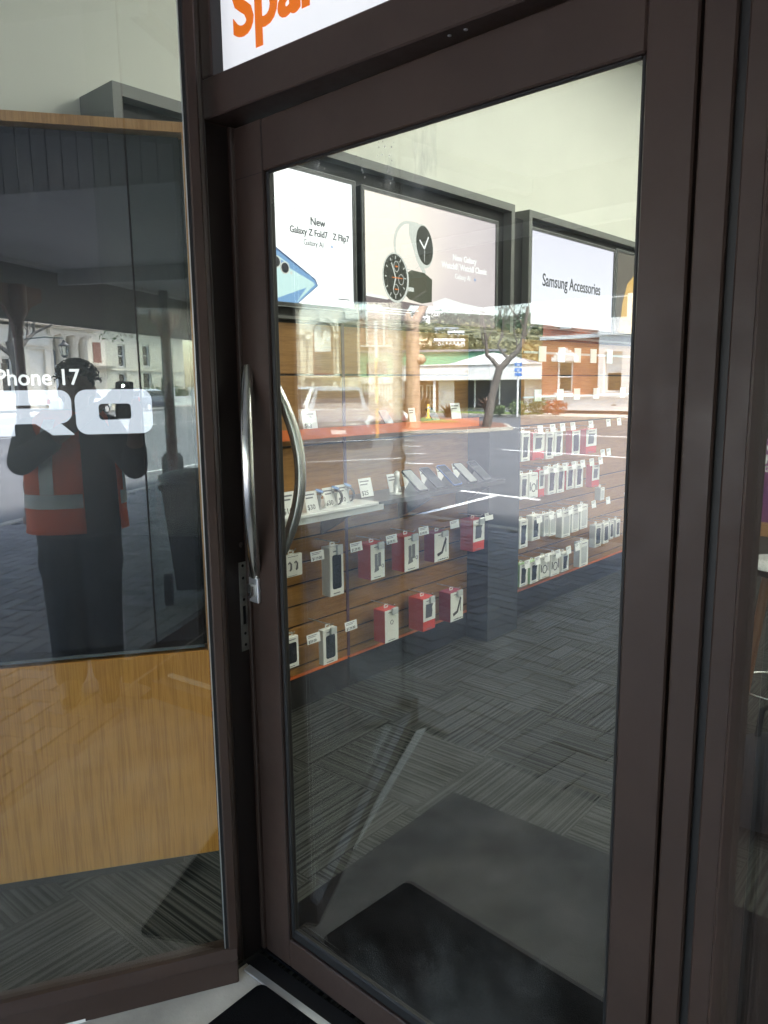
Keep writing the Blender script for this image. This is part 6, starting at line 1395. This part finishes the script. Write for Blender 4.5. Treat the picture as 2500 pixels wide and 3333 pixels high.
def remesh(o, vox, it=3, dec=None):
    m_ = o.modifiers.new('join', 'REMESH'); m_.mode = 'VOXEL'; m_.voxel_size = vox; m_.use_smooth_shade = True
    s_ = o.modifiers.new('soft', 'SMOOTH'); s_.factor = .5; s_.iterations = it
# phone first: behind the camera position
pc = CAMP - _f * 0.0065 - _u * 0.050 + _r * 0.012
fp = Fr(0, 0, 0); fp.M = Matrix(((_r.x, _f.x, _u.x, pc.x), (_r.y, _f.y, _u.y, pc.y), (_r.z, _f.z, _u.z, pc.z), (0, 0, 0, 1)))
ph = T('held_phone', 'black phone with its flash lit held up in both hands by the person', 'phone', tuple(pc), 0)
mb = MB(fp); mb.prism(rrect(-.038, .038, -.085, .075, .010), -.0085, 0.0); O('phone_body', mb, 'black_gloss', ph)
mb = MB(fp); mb.wheel((-.008, .0006, .058), .0045, .001, 'y', 12); O('flash', mb, 'flash', ph)
# joints
sR, sL = L3(.190, .0, 1.29), L3(-.145, .0, 1.285)
eR = L3(.300, .13, 1.12); eL = L3(-.175, .185, 1.165)
gR = pc + _r * 0.050 - _u * 0.035 - _f * .006; gL = pc - _r * 0.052 + _u * 0.010 - _f * .006
wR = gR + (eR - gR).normalized() * .085; wL = gL + (eL - gL).normalized() * .085
hc = L3(.070, .045, 1.478)
mb = MB()
# head, jaw, nose, ears, neck, torso core, arms, hands, legs: one surface after remeshing
fh = Matrix.Translation(hc)
def H3(r_, f_, z): return hc + PR * r_ + PF * f_ + Vector((0, 0, z))
def ell3(mb, c, r_, n=16, m_=12):
    V = []; F = []
    for i in range(m_ + 1):
        th = math.pi * i / m_
        for k in range(n):
            p_ = 2 * math.pi * k / n; V.append(c + PR * (r_[0] * math.sin(th) * math.cos(p_)) + PF * (r_[1] * math.sin(th) * math.sin(p_)) + Vector((0, 0, r_[2] * math.cos(th))))
    for i in range(m_):
        for k in range(n): q = (k + 1) % n; F.append([i * n + k, (i + 1) * n + k, (i + 1) * n + q, i * n + q])
    mb.add(V, F, True)
ell3(mb, H3(0, -.01, .02), (.073, .092, .090)); ell3(mb, H3(0, .028, -.045), (.052, .058, .062)); ell3(mb, H3(0, .05, -.085), (.026, .026, .022))
mb.tube([H3(0, .082, .012), H3(0, .104, -.022), H3(0, .088, -.034)], [.008, .014, .011], 8)
ell3(mb, H3(0, .084, -.058), (.024, .008, .006), 10, 6); ell3(mb, H3(0, .082, -.069), (.021, .008, .006), 10, 6)
for s_ in (-1, 1): ell3(mb, H3(s_ * .075, -.005, -.012), (.010, .020, .030), 10, 8); ell3(mb, H3(s_ * .032, .072, .020), (.018, .012, .007), 10, 6)
capsule(mb, [H3(0, -.02, -.04), L3(.050, .0, 1.35)], [.054, .060]); 
loftbody(mb, [(.03, .0, .84, .15, .10), (.03, .0, 1.0, .155, .115), (.03, .0, 1.2, .17, .115), (.03, .0, 1.32, .15, .09), (.04, .0, 1.375, .07, .06)])
capsule(mb, [sR, (sR + eR) / 2, eR], [.050, .047, .041]); capsule(mb, [eR, (eR * .6 + wR * .4), wR], [.042, .041, .027])
capsule(mb, [sL, (sL + eL) / 2, eL], [.050, .047, .041]); capsule(mb, [eL, (eL * .6 + wL * .4), wL], [.042, .040, .027])
hR_, hL_ = L3(.105, .0, .85), L3(-.045, .0, .85)
kR_, kL_ = L3(.110, .02, .46), L3(-.050, .04, .46); aR_, aL_ = L3(.115, -.02, .10), L3(-.060, -.01, .10)
for h_, k_, a_ in ((hR_, kR_, aR_), (hL_, kL_, aL_)): capsule(mb, [h_, (h_ + k_) / 2, k_], [.085, .075, .055]); capsule(mb, [k_, k_ * .65 + a_ * .35, a_], [.054, .053, .035])
def hand(mb, g, wst, side):
    """palm beside the phone edge, four unequal fingers across its back, thumb on the near face"""
    pd = (g - wst).normalized(); mb.tube([wst, wst + pd * .03, g], [.024, .030, .026], 10, flat=.6); mb.ell(tuple(g), (.026, .024, .026), 10, 8)
    for i, (ln, dz) in enumerate(((.060, .030), (.068, .012), (.064, -.006), (.050, -.023))):
        b_ = g + _u * dz + _f * .004; k1 = b_ + _f * .012 - _r * side * ln * .35; k2 = k1 - _r * side * ln * .25 + _f * .001; k3 = k2 - _r * side * ln * .12 - _f * .002
        off = _r * side * (0.020 if side > 0 else .016)
        mb.tube([b_, k1 + off, k2 + off, k3 + off], [.0095, .0088, .0078, .0065], 8)
    t0 = g - _f * .012 + _u * .012; mb.tube([t0, t0 - _f * .012 - _r * side * .018 + _u * .010, t0 - _f * .010 - _r * side * .038 + _u * .018], [.0105, .0098, .008], 8)
hand(mb, gR, wR, 1); hand(mb, gL, wL, -1)
body = O('body', mb, 'skin', ppl); remesh(body, .0055, 3)
# hair
mb = MB(); ell3(mb, H3(0, -.022, .032), (.079, .094, .088)); ell3(mb, H3(0, -.045, -.02), (.078, .070, .075)); ell3(mb, H3(0, .045, .080), (.055, .040, .028))
for k in range(190):
    a = rt.uniform(0, 2 * math.pi); t = rt.uniform(0, 1.45); d_ = PR * math.sin(t) * math.cos(a) + PF * math.sin(t) * math.sin(a) + Vector((0, 0, math.cos(t)))
    if d_.z < .15: continue
    p0 = H3(0, -.022, .032) + d_ * .082; tg = d_.cross(Vector((rt.uniform(-1, 1), rt.uniform(-1, 1), rt.uniform(-1, 1)))).normalized()
    mb.tube([p0, p0 + d_ * .018, p0 + d_ * .028 + tg * .014, p0 + d_ * .022 + tg * .026], [.006, .004, .0025, .0015], 5)
O('hair', mb, 'hair', ppl)
# shirt with sleeves, trousers, vest
mb = MB(); loftbody(mb, [(.03, .0, .80, .185, .135), (.03, .005, .95, .19, .15), (.03, .01, 1.10, .19, .145), (.03, .0, 1.25, .195, .125), (.035, .0, 1.34, .165, .095), (.04, .0, 1.385, .085, .07)])
for s_, e_, w_ in ((sR, eR, wR), (sL, eL, wL)): capsule(mb, [s_, (s_ + e_) / 2, e_], [.072, .068, .060]); capsule(mb, [e_, e_ * .62 + w_ * .38], [.060, .054])
o = O('shirt', mb, 'charcoal_shirt', ppl); remesh(o, .009, 4)
mb = MB(); loftbody(mb, [(.03, .0, .80, .175, .125), (.03, .0, .88, .185, .135), (.03, .0, .95, .175, .125)])
for h_, k_, a_ in ((hR_, kR_, aR_), (hL_, kL_, aL_)): capsule(mb, [h_, (h_ + k_) / 2, k_, k_ * .5 + a_ * .5, a_], [.118, .108, .094, .084, .078])
mb.bbox(0, 0.001, 0, .001, .8, .801) if False else None
for s_, hh in ((1, hR_), (-1, hL_)): ell3(mb, hh * .55 + (kR_ if s_ > 0 else kL_) * .45 + PR * s_ * .085, (.03, .07, .085), 12, 8)
o = O('trousers', mb, 'navy', ppl); remesh(o, .009, 4)
def shell(secs, t0, t1, off, zt=None, n=40):
    """open fronted garment: wall between angles t0..t1 (0 = right side, 90 = front)"""
    mb = MB(); V = []; F = []; m_ = n + 1
    for (r_, f_, z, a, b_) in secs:
        for k in range(m_):
            t = R(t0 + (t1 - t0) * k / n); cx = math.copysign(abs(math.cos(t)) ** .85, math.cos(t)); cy = math.copysign(abs(math.sin(t)) ** .85, math.sin(t))
            V.append(L3(r_ + (a + off) * cx, f_ + (b_ + off) * cy, z))
    for i in range(len(secs) - 1):
        for k in range(n): F.append([i * m_ + k, i * m_ + k + 1, (i + 1) * m_ + k + 1, (i + 1) * m_ + k])
    mb.add(V, F, True); return mb
vs = [(.03, .0, .825, .225, .170), (.03, .0, .86, .222, .168), (.03, .005, .95, .218, .168), (.03, .01, 1.10, .216, .162), (.03, .0, 1.22, .205, .145), (.032, .0, 1.30, .190, .125), (.034, .0, 1.345, .165, .108), (.036, .0, 1.385, .125, .095)]
mb = shell(vs, 82, 392, .004); v_ = O('vest', mb, 'hivis', ppl); sm = v_.modifiers.new('thick', 'SOLIDIFY'); sm.thickness = .006
bandz = [(.03, .005, .945, .218, .168), (.03, .006, .985, .217, .167), (.03, .008, 1.01, .217, .165)]
mb = shell(bandz, 83, 391, .009); O('waist_band', mb, 'reflective', ppl)
def stripe(t0, t1, secs):
    return shell(secs, t0, t1, .009, n=6)
up = [(.03, .008, 1.011, .217, .165), (.03, .01, 1.10, .216, .162), (.03, .0, 1.22, .205, .145), (.032, .0, 1.30, .190, .125), (.034, .0, 1.345, .165, .108)]
mb = stripe(108, 126, up); o = O('brace_band', mb, 'reflective', ppl); mb = stripe(8, 22, up); O('brace_band', mb, 'reflective', ppl)
mb = stripe(216, 228, up); O('brace_band', mb, 'reflective', ppl); mb = stripe(312, 324, up); O('brace_band', mb, 'reflective', ppl)
for a_ in (aR_, aL_):
    mb = MB(); c = Vector((a_.x, a_.y, 0)); mb.tube([c + Vector((0, 0, .13)), c + Vector((0, 0, .07)) + PF * .01, c + PF * .05 + Vector((0, 0, .050)), c + PF * .14 + Vector((0, 0, .040)), c + PF * .19 + Vector((0, 0, .032))], [.050, .056, .050, .045, .030], 14); ell3(mb, c - PF * .02 + Vector((0, 0, .045)), (.045, .055, .042)); b_ = O('boot', mb, 'boots', ppl)
    mb = MB(); V = [(c + PF * (-.075 + .28 * k / 8) , 0) for k in range(9)]; mb.tube([c - PF * .07 + Vector((0, 0, .010)), c + PF * .02 + Vector((0, 0, .010)), c + PF * .12 + Vector((0, 0, .010)), c + PF * .21 + Vector((0, 0, .010))], [.040, .044, .048, .030], 10, flat=.22); O('sole', mb, 'sole', b_)
